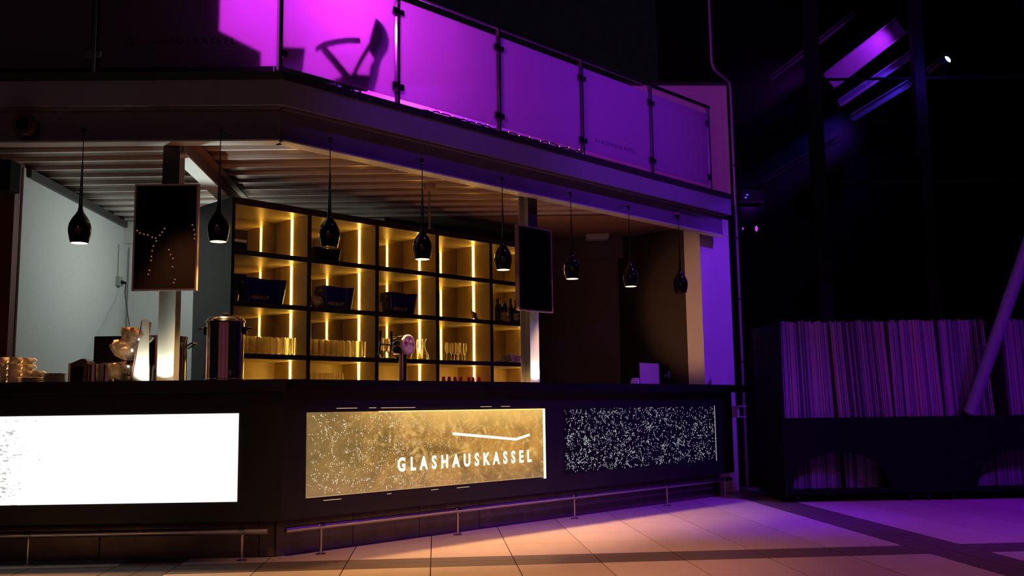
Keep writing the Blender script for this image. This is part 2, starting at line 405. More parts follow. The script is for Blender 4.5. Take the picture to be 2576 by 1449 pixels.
for (xa, ya, xb, yb) in ((848, 1027, 900, 1026.5), (930, 1026, 948, 1025.5), (960, 1026, 1046, 1025), (1210, 1023, 1238, 1022.6), (1262, 1022.4, 1284, 1022), (815, 1258.5, 860, 1255), (975, 1242.5, 986, 1241.6), (1086, 1232.5, 1104, 1231), (1151, 1227, 1182, 1224.5)):
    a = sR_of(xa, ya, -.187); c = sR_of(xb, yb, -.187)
    obj('reflection_dash', B().box(a[0], c[0], -.1815, -.1801, min(a[1], c[1]) - .0018, min(a[1], c[1]) + .0018), M_dash, p2, FR)  # glowing slivers stand in for reflections around the amber panel
# bent line and name
z1 = sR_of(1140, 1091, -.187); z2 = sR_of(1298, 1105, -.187); z3 = sR_of(1331, 1094, -.187)
def stroke(pts, w, y0, y1):
    b = B()
    for (a, c) in zip(pts[:-1], pts[1:]):
        L = sqrt((c[0] - a[0]) ** 2 + (c[1] - a[1]) ** 2); an = atan2(c[1] - a[1], c[0] - a[0])
        b.box(-w / 3, L + w / 3, y0, y1, -w / 2, w / 2, Matrix.Translation((a[0], 0, a[1])) @ Matrix.Rotation(-an, 4, 'Y'))
    return b
obj('bent_line', stroke([z1, z2, z3], .020, -.190, -.186), M_text, p2, FR)
t0 = sR_of(1000, 1187, -.187); t1 = sR_of(1337, 1161, -.187)
me = textmesh('GLASHAUSKASSEL', .138, M_text, 'lettering', .001, 1.85, .0045)
w = max(v.co.x for v in me.vertices) - min(v.co.x for v in me.vertices)
x0t = min(v.co.x for v in me.vertices); sc = (t1[0] - t0[0]) / w
obj('lettering', me, M_text, p2, FR @ Matrix.Translation((t0[0] - x0t * sc, -.188, .5 * (t0[1] + t1[1]) + .004)) @ UP @ Matrix.Diagonal((sc, 1.0, 1, 1)))
# engraved dots
def dots(n, s0, s1, z0, z1, r, o, dens, seed, m, parent):
    rnd = random.Random(seed); bm = bmesh.new(); k = 0; trail = None; tries = 0
    while k < n and tries < n * 60:
        tries += 1
        if trail and rnd.random() < .45:
            a = trail[2] + rnd.gauss(0, 1.1); st = r * rnd.uniform(2.6, 5.5)
            x = trail[0] + cos(a) * st; z = trail[1] + sin(a) * st; trail = (x, z, a)
        else:
            x = rnd.uniform(s0, s1); z = rnd.uniform(z0, z1); trail = (x, z, rnd.uniform(0, 6.3))
        if not (s0 + r < x < s1 - r and z0 + r < z < z1 - r) or rnd.random() > dens((x - s0) / (s1 - s0)):
            trail = None; continue
        rr = r * rnd.uniform(.75, 1.15)
        vs = [bm.verts.new((x + cos(q * pi / 3) * rr, o, z + sin(q * pi / 3) * rr)) for q in range(6)]
        bm.faces.new(list(reversed(vs))); k += 1
    me = bpy.data.meshes.new('engraved_dots'); bm.to_mesh(me); bm.free(); me.materials.append(m)
    ob = obj('engraved_dots', me, m, parent, FR); ob['kind'] = 'stuff'; return ob
dots(520, .13, 1.0, .405, .98, .0040, -.1866, lambda t: 1, 3, M_dotwarm, p2)
dots(760, .9, 2.0, .405, .98, .0034, -.1866, lambda t: max(.05, 1 - t * 1.05), 4, emit('engraved_amber_dot', (1, .85, .55), .75), p2)
p3 = obj('lit_panel', B().box(2.838, 5.312, -.184, -.18, .405, .992), mat('dark_engraved_panel', (30, 32, 34), .12), bar, FR, label='dark front panel covered in white engraved dots')
dots(2400, 2.845, 5.30, .41, .988, .0042, -.1846, lambda t: .95 - .3 * t, 5, M_dot, p3)
obj('light_edge', B().box(5.300, 5.308, -.188, -.184, .405, .992), emit('edge_grey', (.5, .5, .55), .6), p3, FR)

top = thing('countertop', 'black worktop running along both wings of the bar', 'countertop')
obj('worktop', B().prism([PL(SLE, -.285), K(-.285), PR(5.97, -.285), PR(5.97, .105), K(.105), PL(SLE, .105)], 1.134, 1.214), M_top, top)
# back worktop inside the bar
wk = thing('work_counter', 'steel work counter behind the left wing of the bar', 'counter')
obj('counter_top', B().box(-2.55, -.30, .42, 1.05, 1.075, 1.115), M_steel, wk, FL)
obj('cabinet', B().box(-2.5, -.34, .46, 1.0, .0, 1.075), M_darksteel, wk, FL)
wk2 = thing('work_counter', 'dark work counter at the right end inside the bar', 'counter')
obj('counter_top', B().box(4.75, 5.68, .45, 1.0, 1.075, 1.115), M_darksteel, wk2, FR)
obj('cabinet', B().box(4.78, 5.66, .48, .98, .0, 1.075), M_darksteel, wk2, FR)

# foot rails
def foot_rail(label, Mx, s0, s1, posts, o=-.155, z=.195):
    t = thing('foot_rail', label, 'rail', Mx)
    obj('rail', B().tube((s0, o, z), (s1, o, z), .021, seg=16), M_rail, t, Mx, True)
    for x in posts:
        q = obj('post', B().tube((x, o, .004), (x, o, z - .018), .009, seg=10), M_steel, t, Mx, True)
        obj('base_plate', B().tube((x, o, .001), (x, o, .007), .036, seg=18), M_steel, q, Mx)
        obj('collar', B().tube((x - .022, o, z), (x + .022, o, z), .0245, seg=16), M_steel, q, Mx, True)
foot_rail('steel foot rail along the right wing, below the amber and dotted panels', FR, -.02, 5.62, (.269, 1.566, 2.99, 4.42, 5.5))
foot_rail('steel foot rail along the left wing, below the white panel', FL, -3.4, -.02, (-3.0, -1.62, -.19))

# ------------------------------------------------------------------ gallery slab, beams, columns
sl = thing('gallery_slab', 'gallery floor slab over the bar with pale painted front edge', 'balcony')
obj('slab_body', B().prism([PL(-4.3, 0), K(0), PR(6.12, 0), PR(6.12, 2.0), (1.0, 13.0), (-6.0, 13.0)], 3.225, 3.46), M_fascia, sl)
obj('edge_trim', wing(3.415, 3.472, -.012, 0.001, -4.3, 6.13), M_darksteel, sl)
struct('floor_upper', B().prism([PL(-4.3, .03), K(.03), PR(6.1, .03), PR(6.1, 2.0), (1.0, 13.0), (-6.0, 13.0)], 3.461, 3.468), M_galleryfloor)
def ibeam(name, label, Mx, s0, s1, oc, zb, zt, wf=.12, mat_=M_beamweb):
    t = thing(name, label, 'beam', Mx)
    obj('web', B().box(s0, s1, oc - .006, oc + .006, zb + .01, zt - .01), mat_, t, Mx)
    obj('bottom_flange', B().box(s0, s1, oc - wf / 2, oc + wf / 2, zb, zb + .012), M_lightsteel, t, Mx)
    obj('top_flange', B().box(s0, s1, oc - wf / 2, oc + wf / 2, zt - .012, zt), mat_, t, Mx)
    return t
ibeam('steel_beam', 'steel beam under the gallery edge on the left wing', FL, -4.2, -.03, .09, 2.962, 3.222)
ibeam('steel_beam', 'steel beam under the gallery edge on the right wing', FR, .04, 6.05, .09, 2.962, 3.222)
# diagonal beam from the left column back over the shelf
BD = frame(Vector((-2.47, 6.99, 0)), pi / 2 + .075)
ibeam('steel_beam', 'pale steel beam running back from the left column over the shelf', BD, .0, 2.35, 0, 2.90, 3.09, .125, M_plast)
def column(label, Mx, s, o0):
    t = thing('steel_column', label, 'column', Mx @ Matrix.Translation((s, o0, 0)))
    X = Mx
    obj('flange', B().box(s - .06, s + .06, o0, o0 + .01, 0.002, 3.222), M_lightsteel, t, X, label='front flange')
    obj('flange', B().box(s - .06, s + .06, o0 + .115, o0 + .125, 0.002, 3.222), M_lightsteel, t, X)
    obj('web', B().box(s - .005, s + .005, o0 + .01, o0 + .115, 0.002, 3.222), M_lightsteel, t, X)
    u = obj('upper_casing', B().box(s - .062, s + .062, o0 - .004, o0, 2.55, 3.222), M_darksteel, t, X)
    for dx in (-.025, .025):
        obj('bolt', B().tube((s + dx, o0 - .012, 2.985), (s + dx, o0 - .004, 2.985), .012, seg=6), M_chrome, t, X)
column('steel column behind the left screen, lit white at its foot', FL, -.845, .155)
column('steel column behind the right screen, lit white at its foot', FR, 2.835, .155)
for (P, T_) in ((PL(-.845, .07, 1.235), PL(-.845, .16, 1.45)), (PR(2.835, .07, 1.235), PR(2.835, .16, 1.45)), (PL(-.885, -.21, 1.24), PL(-.86, .16, 1.60))):
    light('column_uplight', 'SPOT', P, 4.5, (.90, 1.0, .86), T_, .02, cone=120, blend=.8)
for (Mx, s, lab) in ((FL, -.845, 'small black uplight at the foot of the left column'), (FR, 2.835, 'small black uplight at the foot of the right column')):
    obj_ = obj('uplight', B().box(s - .03, s + .03, .055, .085, 1.2145, 1.224), M_blackplastic, None, Mx); tag(obj_, lab, 'lamp')

# ceiling under the gallery
b = bmesh.new(); zc = 3.14; prof = []; y = 6.84
while y < 10.5:
    prof += [(y, zc), (y + .235, zc), (y + .242, zc - .026), (y + .276, zc - .026)]; y += .2855
prof = [p for p in prof if p[0] < 10.53]
rows = [[b.verts.new((x, p[0], p[1])) for x in (-4.28, 4.5)] for p in prof]
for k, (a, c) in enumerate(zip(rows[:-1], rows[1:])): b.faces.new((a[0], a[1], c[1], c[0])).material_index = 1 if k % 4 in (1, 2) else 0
bmesh.ops.bisect_plane(b, geom=b.verts[:] + b.edges[:] + b.faces[:], plane_co=PR(0, .15, 0), plane_no=-nR, clear_outer=True)
bmesh.ops.bisect_plane(b, geom=b.verts[:] + b.edges[:] + b.faces[:], plane_co=PL(0, .15, 0), plane_no=-nL, clear_outer=True)
me = bpy.data.meshes.new('ceiling'); b.to_mesh(me); b.free(); me.materials.append(M_galv); me.materials.append(mat('rib_highlight', (228, 222, 214), .3, .3))  # paler rib colour paints in the light the ribs catch
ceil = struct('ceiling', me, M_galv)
struct('ceiling_rear', B().prism([(-4.3, 10.53), (PR(5.2, .15).x, 10.53 if False else 10.53), (PR(5.8, .3).x, PR(5.8, .3).y), (2.5, 12.6), (-4.3, 12.8)], 3.10, 3.13), M_plast)

# walls of the room behind the bar
XA = at_y(56, 650, 8.13).x
wl = struct('wall_left', B().prism([(XA, 8.13), (-4.28, 10.62), (-4.4, 10.62), (XA - .1, 8.13)], 0, 3.10), M_wall)
struct('trim_left', B().prism([(XA, 8.14), (XA + .04, 8.14), (-4.24, 10.55), (-4.28, 10.55)], 3.03, 3.10), M_darksteel)
struct('wall_left_front', B().box(-6.2, XA - .012, 7.98, 8.125, 0, 3.2), M_red)
struct('trim_corner', B().box(XA - .011, XA + .004, 8.085, 8.128, 0, 3.10), M_wall)
struct('wall_back_left', B().box(-4.28, -1.4, 10.56, 10.66, 0, 3.10), M_wall)
struct('trim_back', B().box(-4.28, -1.4, 10.50, 10.56, 2.86, 3.10), M_wall)
dp = struct('door_1', B().box(-4.22, -3.30, 10.535, 10.56, .02, 2.82, bev=.004), M_wall)
struct('wall_back_return', B().box(-1.5, -1.4, 10.66, 12.6, 0, 3.10), M_darkwall)
struct('wall_back', B().prism([(-1.45, 12.55), (2.6, 11.78), (2.62, 11.88), (-1.43, 12.65)], 0, 3.10), M_darkwall)
struct('trim_back_right', B().prism([(-1.45, 12.50), (2.6, 11.73), (2.6, 11.78), (-1.45, 12.55)], 2.84, 3.10), M_darkwall)
# pier at the right end of the bar
struct('wall_pier', B().box(5.735, 6.37, .2, .42, 0, 3.222), M_pier, FR)
struct('wall_right', B().box(5.80, 5.9, .425, 1.55, 0, 3.10), mat('dark_side_wall', (62, 52, 48), .8, noise=.1), FR)
# wall on the gallery
struct('wall_upper', B().prism([(-6.0, 11.22), (2.69, 11.57), (2.69, 11.70), (-6.0, 11.35)], 3.47, 4.92), M_pier)
struct('trim_upper', B().prism([(-6.0, 11.20), (2.70, 11.55), (2.70, 11.72), (-6.0, 11.37)], 4.92, 4.955), M_darksteel)

# ------------------------------------------------------------------ glass railing
M_frost = glassy('violet_frosted_glass', tint=(.55, .4, .62), gloss=.10, rough=.08, transl=.80, tcol=(.85, .80, .90))
rl = thing('glass_railing', 'frosted glass railing of the gallery with steel posts and handrail', 'railing')
O_G = .05
obj('handrail', B().tube(PL(-4.2, O_G, 4.475), K(O_G, 4.475), .022, seg=14).tube(K(O_G, 4.475), PR(5.80, O_G, 4.475), .022, seg=14), M_steel, rl, None, True)
SP = [.0, 1.117, 2.296, 3.469, 4.632, 5.77]
def post(Mx, s, sides=(-1, 1)):
    q = obj('post', B().box(s - .014, s + .014, O_G - .02, O_G + .02, 3.472, 4.455, bev=.004), M_steel, rl, Mx)
    for z in (3.63, 4.27):
        for d in sides:
            obj('clamp', B().box(s + d * .012, s + d * .058, O_G - .022, O_G + .022, z - .026, z + .026, bev=.006), M_steel, q, Mx)
for s in SP: post(FR, s, (-1, 1) if 0 < s < 5.7 else ((1,) if s < 1 else (-1,)))
for s in (-1.396, -2.75): post(FL, s)
for a, c in zip(SP[:-1], SP[1:]):
    g = obj('glass_panel', B().box(a + .032, c - .032, O_G - .005, O_G + .005, 3.535, 4.385), M_frost, rl, FR)
    if a > 3 and a < 4:
        me = textmesh('GLASHAUSKASSEL', .07, M_etch, 'lettering', .0005, 1.5)
        w = max(v.co.x for v in me.vertices); s0, zz = sR_of(1497, 352, O_G - .006); s1, _ = sR_of(1600, 375, O_G - .006)
        obj('lettering', me, M_etch, g, FR @ Matrix.Translation((s0, O_G - .006, zz - .02)) @ UP @ Matrix.Diagonal(((s1 - s0) / w, (s1 - s0) / w, 1, 1)))
for a, c in ((-2.75, -1.396), (-1.396, -.02)):
    g = obj('glass_panel', B().box(a + .032, c - .036, O_G - .005, O_G + .005, 3.535, 4.385), M_frost, rl, FL)
    if a > -2:
        me = textmesh('GLASHAUSKASSEL', .07, M_etch, 'lettering', .0005, 1.5)
        w = max(v.co.x for v in me.vertices); s0, zz = sL_of(318, 112, O_G - .006); s1, _ = sL_of(592, 106, O_G - .006)
        obj('lettering', me, M_etch, g, FL @ Matrix.Translation((s0, O_G - .006, zz)) @ UP @ Matrix.Diagonal(((s1 - s0) / w, (s1 - s0) / w, 1, 1)))

# chair on the gallery
OC = .12
def g_(x, y, o):                                    # point at depth o whose shadow from the gallery lamp meets the glass
    a = sR_of(x, y, O_G); G = PR(a[0], O_G, a[1]); lo = (G_LAMP - C0).dot(nR); t = (o - O_G) / (lo - O_G)
    P = G + (G_LAMP - G) * t; return (P - C0).dot(uR), P.z
def plate(pts, o0, o1):
    b = B(); A = [b.b.verts.new((g_(x, y, o0)[0], o0, g_(x, y, o0)[1])) for x, y in pts]; C = [b.b.verts.new((g_(x, y, o1)[0], o1, g_(x, y, o1)[1])) for x, y in pts]
    n = len(pts); b.b.faces.new(A); b.b.faces.new(list(reversed(C)))
    for i in range(n): b.b.faces.new((A[i], C[i], C[(i + 1) % n], A[(i + 1) % n]))
    return b
ch = thing('armchair', 'dark shell armchair on the gallery behind the frosted glass', 'chair', FR @ Matrix.Translation((g_(900, 240, OC)[0], OC, 3.468)))
obj('backrest', plate(((945, 46), (962, 60), (974, 82), (979, 105), (976, 128), (962, 148), (954, 170), (950, 200), (938, 244), (905, 244), (925, 210), (932, 168), (942, 150), (928, 128), (930, 100), (936, 78)), .09, .15), M_chair, ch, FR)
obj('seat', plate(((826, 208), (855, 196), (880, 188), (925, 190), (940, 205), (938, 252), (870, 244), (845, 217)), .09, .17), M_chair, ch, FR)
def limb(pts, r, o=OC):
    return B().path([(g_(x, y, o)[0], o, g_(x, y, o)[1]) for x, y in pts], r)
obj('armrest', limb(((797, 124), (815, 113), (845, 106), (875, 102), (906, 103)), .015), M_chair, ch, FR)
obj('arm_strut', limb(((812, 122), (845, 160), (882, 205)), .019), M_chair, ch, FR)
obj('arm_strut', limb(((932, 112), (908, 152), (882, 205)), .012), M_chair, ch, FR)
for dx in (-.10, -.02, .06, .13):
    xx = g_(890, 240, OC)[0] + dx
    obj('leg', B().tube((xx, OC, 3.60), (xx - .03, OC - .02, 3.469), .012), M_chair, ch, FR)
sp_ = thing('table', 'dark square table beside the armchair on the gallery', 'table', FR @ Matrix.Translation((.14, .2, 3.468)))
obj('tabletop', plate(((690, 118), (767, 122), (758, 200), (690, 180)), .12, .15), M_chair, sp_, FR)
obj('leg', B().box(.09, .13, .125, .145, 3.469, 3.60), M_chair, sp_, FR)
cab = thing('blocker', 'added tall dark partition behind the left glass panels of the gallery', 'blocker')  # added board, shades the left glass from the gallery lamp
obj('board', B().slab([(-3.6, 3.47), (-.12, 3.47), (-.12, 3.80), (-.36, 3.93), (-.36, 5.2), (-3.6, 5.2)], .22, .25), M_chair, cab, FL)
# fairy lights along the slab edge
fl = thing('fairy_light_garland', 'thin garland of tiny bulbs lying along the gallery edge', 'garland')
rnd = random.Random(2); P = []
for i in range(46):
    s = 1.42 + i * .0465; P.append(Vector((s, .075 + rnd.uniform(-.012, .012), 3.507 + abs(rnd.gauss(0, .012)))))
obj('cable', B().path(P, .006, 6), M_cord, fl, FR)
for i in range(1, 46, 3):
    obj('bulb', B().lathe([(0, -.005), (.005, 0), (0, .005)], 6, Matrix.Translation(P[i] + Vector((0, -.012, .002)))), M_fairy, fl, FR)

# ------------------------------------------------------------------ shelf wall
OS = 1.5; S0 = .475; CW = .783; DPT = .54
ZB = [2.825, 2.375, 1.925, 1.475, 1.025, .56]      # centre heights of the boards
sh = thing('shelf_wall', 'tall dark compartment shelf with glowing light strips and mirror back', 'shelf', FR @ Matrix.Translation((S0, OS, 0)))
for z in ZB:
    t = .022 if z < 2.8 else .03
    q = obj('shelf_board', B().box(S0 + .02, S0 + 5 * CW - .02, OS + .012, OS + DPT, z - t, z + t), M_lining, sh, FR)
    obj('front_edge', B().box(S0, S0 + 5 * CW, OS, OS + .0119, z - t, z + t), M_shelf, q, FR)
obj('side_panel', B().box(S0 - .012, S0 + .018, OS, OS + .66, .0, 2.853), M_top, sh, FR)
obj('side_panel', B().box(S0 + 5 * CW - .015, S0 + 5 * CW + .012, OS, OS + .62, .0, 2.853), M_black, sh, FR)
obj('base', B().box(S0 + .02, S0 + 5 * CW - .02, OS + .01, OS + DPT, .0, .54), M_black, sh, FR)
for i in range(0, 6):
    s = S0 + i * CW
    for k in range(5):
        z1_, z0_ = ZB[k] - (.022 if k else .03), ZB[k + 1] + .022
        if i > 0:
            if i < 5:
                q = obj('divider', B().box(s - .018, s + .018, OS + .012, OS + DPT, z0_, z1_), M_lining, sh, FR)
                obj('front_edge', B().box(s - .018, s + .018, OS, OS + .0119, z0_, z1_), M_shelf, q, FR)
            else:
                q = obj('divider', B().box(s - .030, s - .016, OS + .012, OS + DPT, z0_, z1_), M_lining, sh, FR)
            xl = s - (.018 if i < 5 else .030)
            obj('light_strip', B().box(xl - .0045, xl - .0001, OS + .256, OS + .280, z0_ + .002, z1_ - .002), M_led, q, FR)
for k in range(4):
    obj('mirror', B().box(S0 + .02, S0 + 5 * CW - .02, OS + DPT + .001, OS + DPT + .006, ZB[k + 1] + .0, ZB[k]), M_mirror, sh, FR)
for i in range(5):
    obj('back_panel', B().box(S0 + i * CW + .018, S0 + (i + 1) * CW - .018, OS + DPT - .006, OS + DPT - .001, ZB[5], ZB[4] - .018), M_lining, sh, FR)
    obj('back_panel', B().box(S0 + i * CW + .018, S0 + (i + 1) * CW - .018, OS + DPT - .006, OS + DPT - .001, ZB[4] + .018, ZB[3] - .018), M_lining, sh, FR)

# goods on the shelf
def on_shelf(x, y, o): return sR_of(x, y, o)[0]
ZF = [z + .0225 for z in ZB]
def tumbler_me():
    return B().lathe([(0, .004), (.024, 0.0), (.0255, .01), (.030, .135), (.0315, .155), (.029, .155), (.0275, .135), (.0235, .014), (0, .014)], 12).mesh('tall_glass', True)
gm = tumbler_me(); gm.materials.append(M_glass2)
def place(name, me, m, Mx, label, cat, group=None):
    o = bpy.data.objects.new(name, me)
    if len(me.materials) == 0: me.materials.append(m)
    COL.objects.link(o); o.matrix_world = Mx; return tag(o, label, cat, group)
rg = random.Random(5)
for cell, n, lab in ((0, 10, 'clear tall glass in the packed first compartment, behind the urn'), (1, 10, 'clear tall glass in the packed second compartment, left of the beer tap')):
    for i in range(n):
        for j in range(6):
            sx = S0 + cell * CW + .056 + i * .0672; oy = OS + .06 + j * .078
            if abs(sx - (S0 + (cell + 1) * CW)) < .05: continue
            place('tall_glass', gm, None, FR @ Matrix.Translation((sx + rg.uniform(-.0008, .0008), oy, ZF[3])), lab, 'glass', 'tall glasses on the shelf, compartment %s' % ('one' if cell == 0 else 'two'))
tg = B().lathe([(0, .004), (.018, 0), (.019, .30), (.0175, .30), (.016, .01), (0, .01)], 12).mesh('slim_glass', True); tg.materials.append(M_glass)
for i in range(8):
    for j in range(2):
        place('slim_glass', tg, None, FR @ Matrix.Translation((S0 + CW + .05 + i * .056, OS + .1 + j * .09, ZF[4])), 'slim clear glass in the low row left of the beer tap', 'glass', 'slim glasses in the bottom row')
rgm = B().lathe([(0, .004), (.018, 0), (.020, .26), (.013, .285), (0, .285)], 12).mesh('red_candle', True); rgm.materials.append(mat('red_wax', (190, 30, 18), .3))
for x, lab in ((1116, 'first dark red candle from the left under the wine flutes'), (1130, 'second dark red candle from the left under the wine flutes'), (1145, 'third dark red candle from the left under the wine flutes'), (1160, 'fourth dark red candle from the left under the wine flutes'), (1180, 'fifth dark red candle from the left, left of the light strip'), (1190, 'sixth dark red candle from the left, beside the light strip'), (1205, 'rightmost dark red candle, right of the light strip')):
    place('red_candle', rgm, None, FR @ Matrix.Translation((on_shelf(x, 950, OS + .12), OS + .12, ZF[4])), lab, 'candle', 'red candles in the bottom row')
flm = B().lathe([(0, .003), (.027, 0), (.026, .003), (.004, .01), (.0035, .068), (.014, .082), (.0225, .115), (.0225, .15), (.0165, .195), (.0155, .195), (.021, .15), (.021, .115), (.012, .086), (0, .080)], 14).mesh('wine_flute', True); flm.materials.append(M_glass)
for k, (x, oo) in enumerate(((1124, .12), (1135, .2), (1143, .12), (1150, .2), (1154, .12), (1163, .2), (1170, .12))):
    place('wine_flute', flm, None, FR @ Matrix.Translation((on_shelf(x, 880, OS + oo), OS + oo, ZF[3])), 'clear champagne flute in the cluster right of the beer tap', 'glass', 'champagne flutes')
cfm = B().lathe([(0, .004), (.05, 0), (.056, .012), (.050, .055), (.024, .105), (.0155, .135), (.0155, .18), (.031, .215), (.030, .216), (.0135, .18), (.0135, .135), (.022, .105), (.048, .055), (.053, .014), (0, .012)], 18).mesh('carafe', True); cfm.materials.append(M_glass)
for x, oo, lab in ((1066, .1, 'glass carafe just right of the beer tap, nearest the light strip'), (1046, .22, 'glass carafe half hidden behind the beer tap sign')):
    place('carafe', cfm, None, FR @ Matrix.Translation((on_shelf(x, 880, OS + oo), OS + oo, ZF[3])), lab, 'carafe')
bgm = B().lathe([(0, .004), (.03, 0), (.032, .01), (.004, .02), (.004, .05), (.04, .09), (.05, .15), (.042, .2), (.04, .2), (.047, .15), (.036, .092), (0, .06)], 14).mesh('wine_glass', True); bgm.materials.append(M_glass2)
for x, oo, lab in ((966, .1, 'round wine glass left behind the tap handles'), (978, .16, 'round wine glass between the two tap handles'), (992, .1, 'round wine glass directly behind the tap drum'), (1006, .16, 'round wine glass behind the tap column')):
    place('wine_glass', bgm, None, FR @ Matrix.Translation((on_shelf(x, 880, OS + oo), OS + oo, ZF[3])), lab, 'glass', 'round wine glasses')
# cups and saucers in the last compartment
def cup_parts(root_mx, label, group, r=.042, h=.06, name='cup', tilt=0):
    t = thing(name, label, 'cup', root_mx, group)
    obj('bowl', B().lathe([(0, 0), (r * .72, 0), (r * .86, .006), (r, h), (r * .93, h), (r * .8, .012), (0, .010)], 20), M_white, t, root_mx, True)
    P = [root_mx @ Vector((r * .93 + .022 * sin(a), 0, h * .52 - .018 * cos(a))) for a in (0, .8, 1.57, 2.3, 3.14)]
    obj('handle', B().path(P, .0045, 6), M_white, t, None)
    return t
cups = ((1262, 0, .10, 'upright white cup at the left of the last shelf compartment'), (1270, 0, .2, 'white cup at the back of the last compartment'), (1280, .35, .09, 'tilted white cup in the middle of the last compartment'), (1291, .2, .14, 'leaning white cup right of the tilted one'), (1301, 0, .10, 'squat white cup at the right of the last compartment'))
for x, tl, oo, lab in cups:
    Mx = FR @ Matrix.Translation((on_shelf(x, 890, OS + oo), OS + oo, ZF[3] + (.012 if tl else .008))) @ Matrix.Rotation(-tl, 4, 'Y') @ Matrix.Rotation(.6, 4, 'Z')
    cup_parts(Mx, lab, 'cups in the last compartment', .04, .085 if tl else .07)
sm = B().lathe([(0, 0), (.045, 0), (.07, .008), (.069, .010), (.045, .003), (0, .003)], 20).mesh('saucer', True); sm.materials.append(M_white)
for k in range(3):
    place('saucer', sm, None, FR @ Matrix.Translation((on_shelf(1262, 897, OS + .1), OS + .1, ZF[3] + .001 - 0 * k + .0045 * k - .004 * 0 - (.0 if k else 0))), 'flat saucer under the cups in the last compartment', 'saucer', 'saucers in the last compartment')
# wine bottles
def bottle(x, oo, h, label, mt, cap, lab_m=True, rr=.031):
    Mx = FR @ Matrix.Translation((on_shelf(x, 790, OS + oo), OS + oo, ZF[2]))
    t = thing('wine_bottle', label, 'bottle', Mx, 'wine bottles')
    obj('bottle_body', B().lathe([(0, 0), (rr, 0), (rr, h * .58), (rr * .8, h * .68), (.0145, h * .78), (.0135, h * .80), (0, h * .80)], 18), mt, t, Mx, True)
    obj('neck_capsule', B().lathe([(0, h * .80), (.0142, h * .80), (.0142, h), (0, h)], 14), cap, t, Mx, True)
    if lab_m: obj('bottle_label', B().lathe([(rr + .0006, h * .12), (rr + .0006, h * .40)], 18), M_label, t, Mx, True)
bottle(1252, .07, .25, 'dark wine bottle at the far left of the bottle group', M_bottle, M_blackplastic, False)
bottle(1259, .16, .26, 'amber wine bottle with cream capsule at the left', M_rose, M_capsule)
bottle(1270, .09, .27, 'dark wine bottle with cream capsule in the middle', M_bottle, M_capsule, True)
bottle(1285, .13, .28, 'tall dark wine bottle with black capsule right of the middle', M_bottle, M_blackplastic, False)
bottle(1298, .08, .26, 'dark wine bottle with small cream label at the right', M_bottle, M_blackplastic, True)
bottle(1308, .16, .26, 'dark wine bottle next to the right screen', M_bottle, M_blackplastic, False)
bx = on_shelf(1274, 795, OS + .03)
o = obj('price_card', B().box(-.05, .05, -.003, .003, 0, .075), M_capsule, None, FR @ Matrix.Translation((bx, OS + .025, ZF[2] + .004)) @ Matrix.Rotation(-.35, 4, 'X'))
tag(o, 'beige price card leaning in front of the wine bottles', 'card')
t = thing('slate_sign', 'small tilted slate sign in the fourth compartment of the second row', 'sign', FR @ Matrix.Translation((on_shelf(1198, 795, OS + .12), OS + .12, ZF[2])))
MxS = FR @ Matrix.Translation((on_shelf(1198, 795, OS + .12), OS + .12, ZF[2] + .012)) @ Matrix.Rotation(.35, 4, 'Z') @ Matrix.Rotation(-.35, 4, 'X') @ Matrix.Rotation(.22, 4, 'Y')
obj('slate', B().box(-.045, .045, 0, .006, .0, .09), M_blackplastic, t, MxS)
obj('wooden_edge', B().box(-.056, -.045, -.002, .02, 0, .092), M_capsule, t, MxS)
# ice tubs
def tub_me(w, d, h, taper=.82, wave=.012):
    b = B(); n = 28; rings = []
    def ring(z, f, inset=0, wv=0):
        r = []
        for i in range(n):
            a = 2 * pi * i / n; ex = .35
            cx = abs(cos(a)) ** ex * (1 if cos(a) >= 0 else -1); sy = abs(sin(a)) ** ex * (1 if sin(a) >= 0 else -1)
            zz = z - wv * (cos(2 * a) * .5 + .5 if False else (1 - abs(cx)) * 1.0)
            r.append(b.b.verts.new(((w / 2 * f - inset) * cx, (d / 2 * f - inset) * sy, zz)))
        return r
    R = [ring(0, taper), ring(h * .5, (1 + taper) / 2), ring(h, 1, 0, wave), ring(h, 1, .008, wave), ring(.012, taper, .008)]
    for a, c in zip(R[:-1], R[1:]):
        for i in range(n): b.b.faces.new((a[i], a[(i + 1) % n], c[(i + 1) % n], c[i]))
    b.b.faces.new(list(reversed(R[0]))); b.b.faces.new(R[-1]); return b
def ice_tub(xc, oo, w, h, label, txt=True):
    s = on_shelf(xc, 760, OS + oo)
    Mx = FR @ Matrix.Translation((s, OS + oo, ZF[1]))
    t = thing('ice_tub', label, 'tub', FR @ Matrix.Translation((s, OS + oo, ZF[2])), 'navy ice tubs')
    Mx = FR @ Matrix.Translation((s, OS + oo, ZF[2]))
    obj('tub_body', tub_me(w, .21, h), M_navy, t, Mx, True)
    q = obj('handle', B().box(-w / 2 - .012, -w / 2 + .012, -.05, .05, h * .80, h * .83, bev=.004).box(-w / 2 - .016, -w / 2 - .010, -.05, -.04, h * .55, h * .83).box(-w / 2 - .016, -w / 2 - .010, .04, .05, h * .55, h * .83), M_navy, t, Mx)
    obj('clip', B().box(-w / 2 - .022, -w / 2 + .03, -.062, -.04, h * .74, h * .86, bev=.003), M_gold, t, Mx)
    me = textmesh('ABSOLUT', .042, M_copper, 'lettering', .0004, 1.0, .0006, 'CENTER')
    obj('lettering', me, M_copper, t, Mx @ Matrix.Translation((-w * .16, -.0955, h * .16)) @ Matrix.Rotation(.09, 4, 'X') @ UP)
ice_tub(658, .14, .44, .225, 'largest navy ice tub, in the first column of the shelf')
ice_tub(842, .14, .36, .215, 'navy ice tub beside the folded towel in the second column')
ice_tub(1003, .14, .37, .215, 'navy ice tub in the third column of the shelf, above the beer tap')
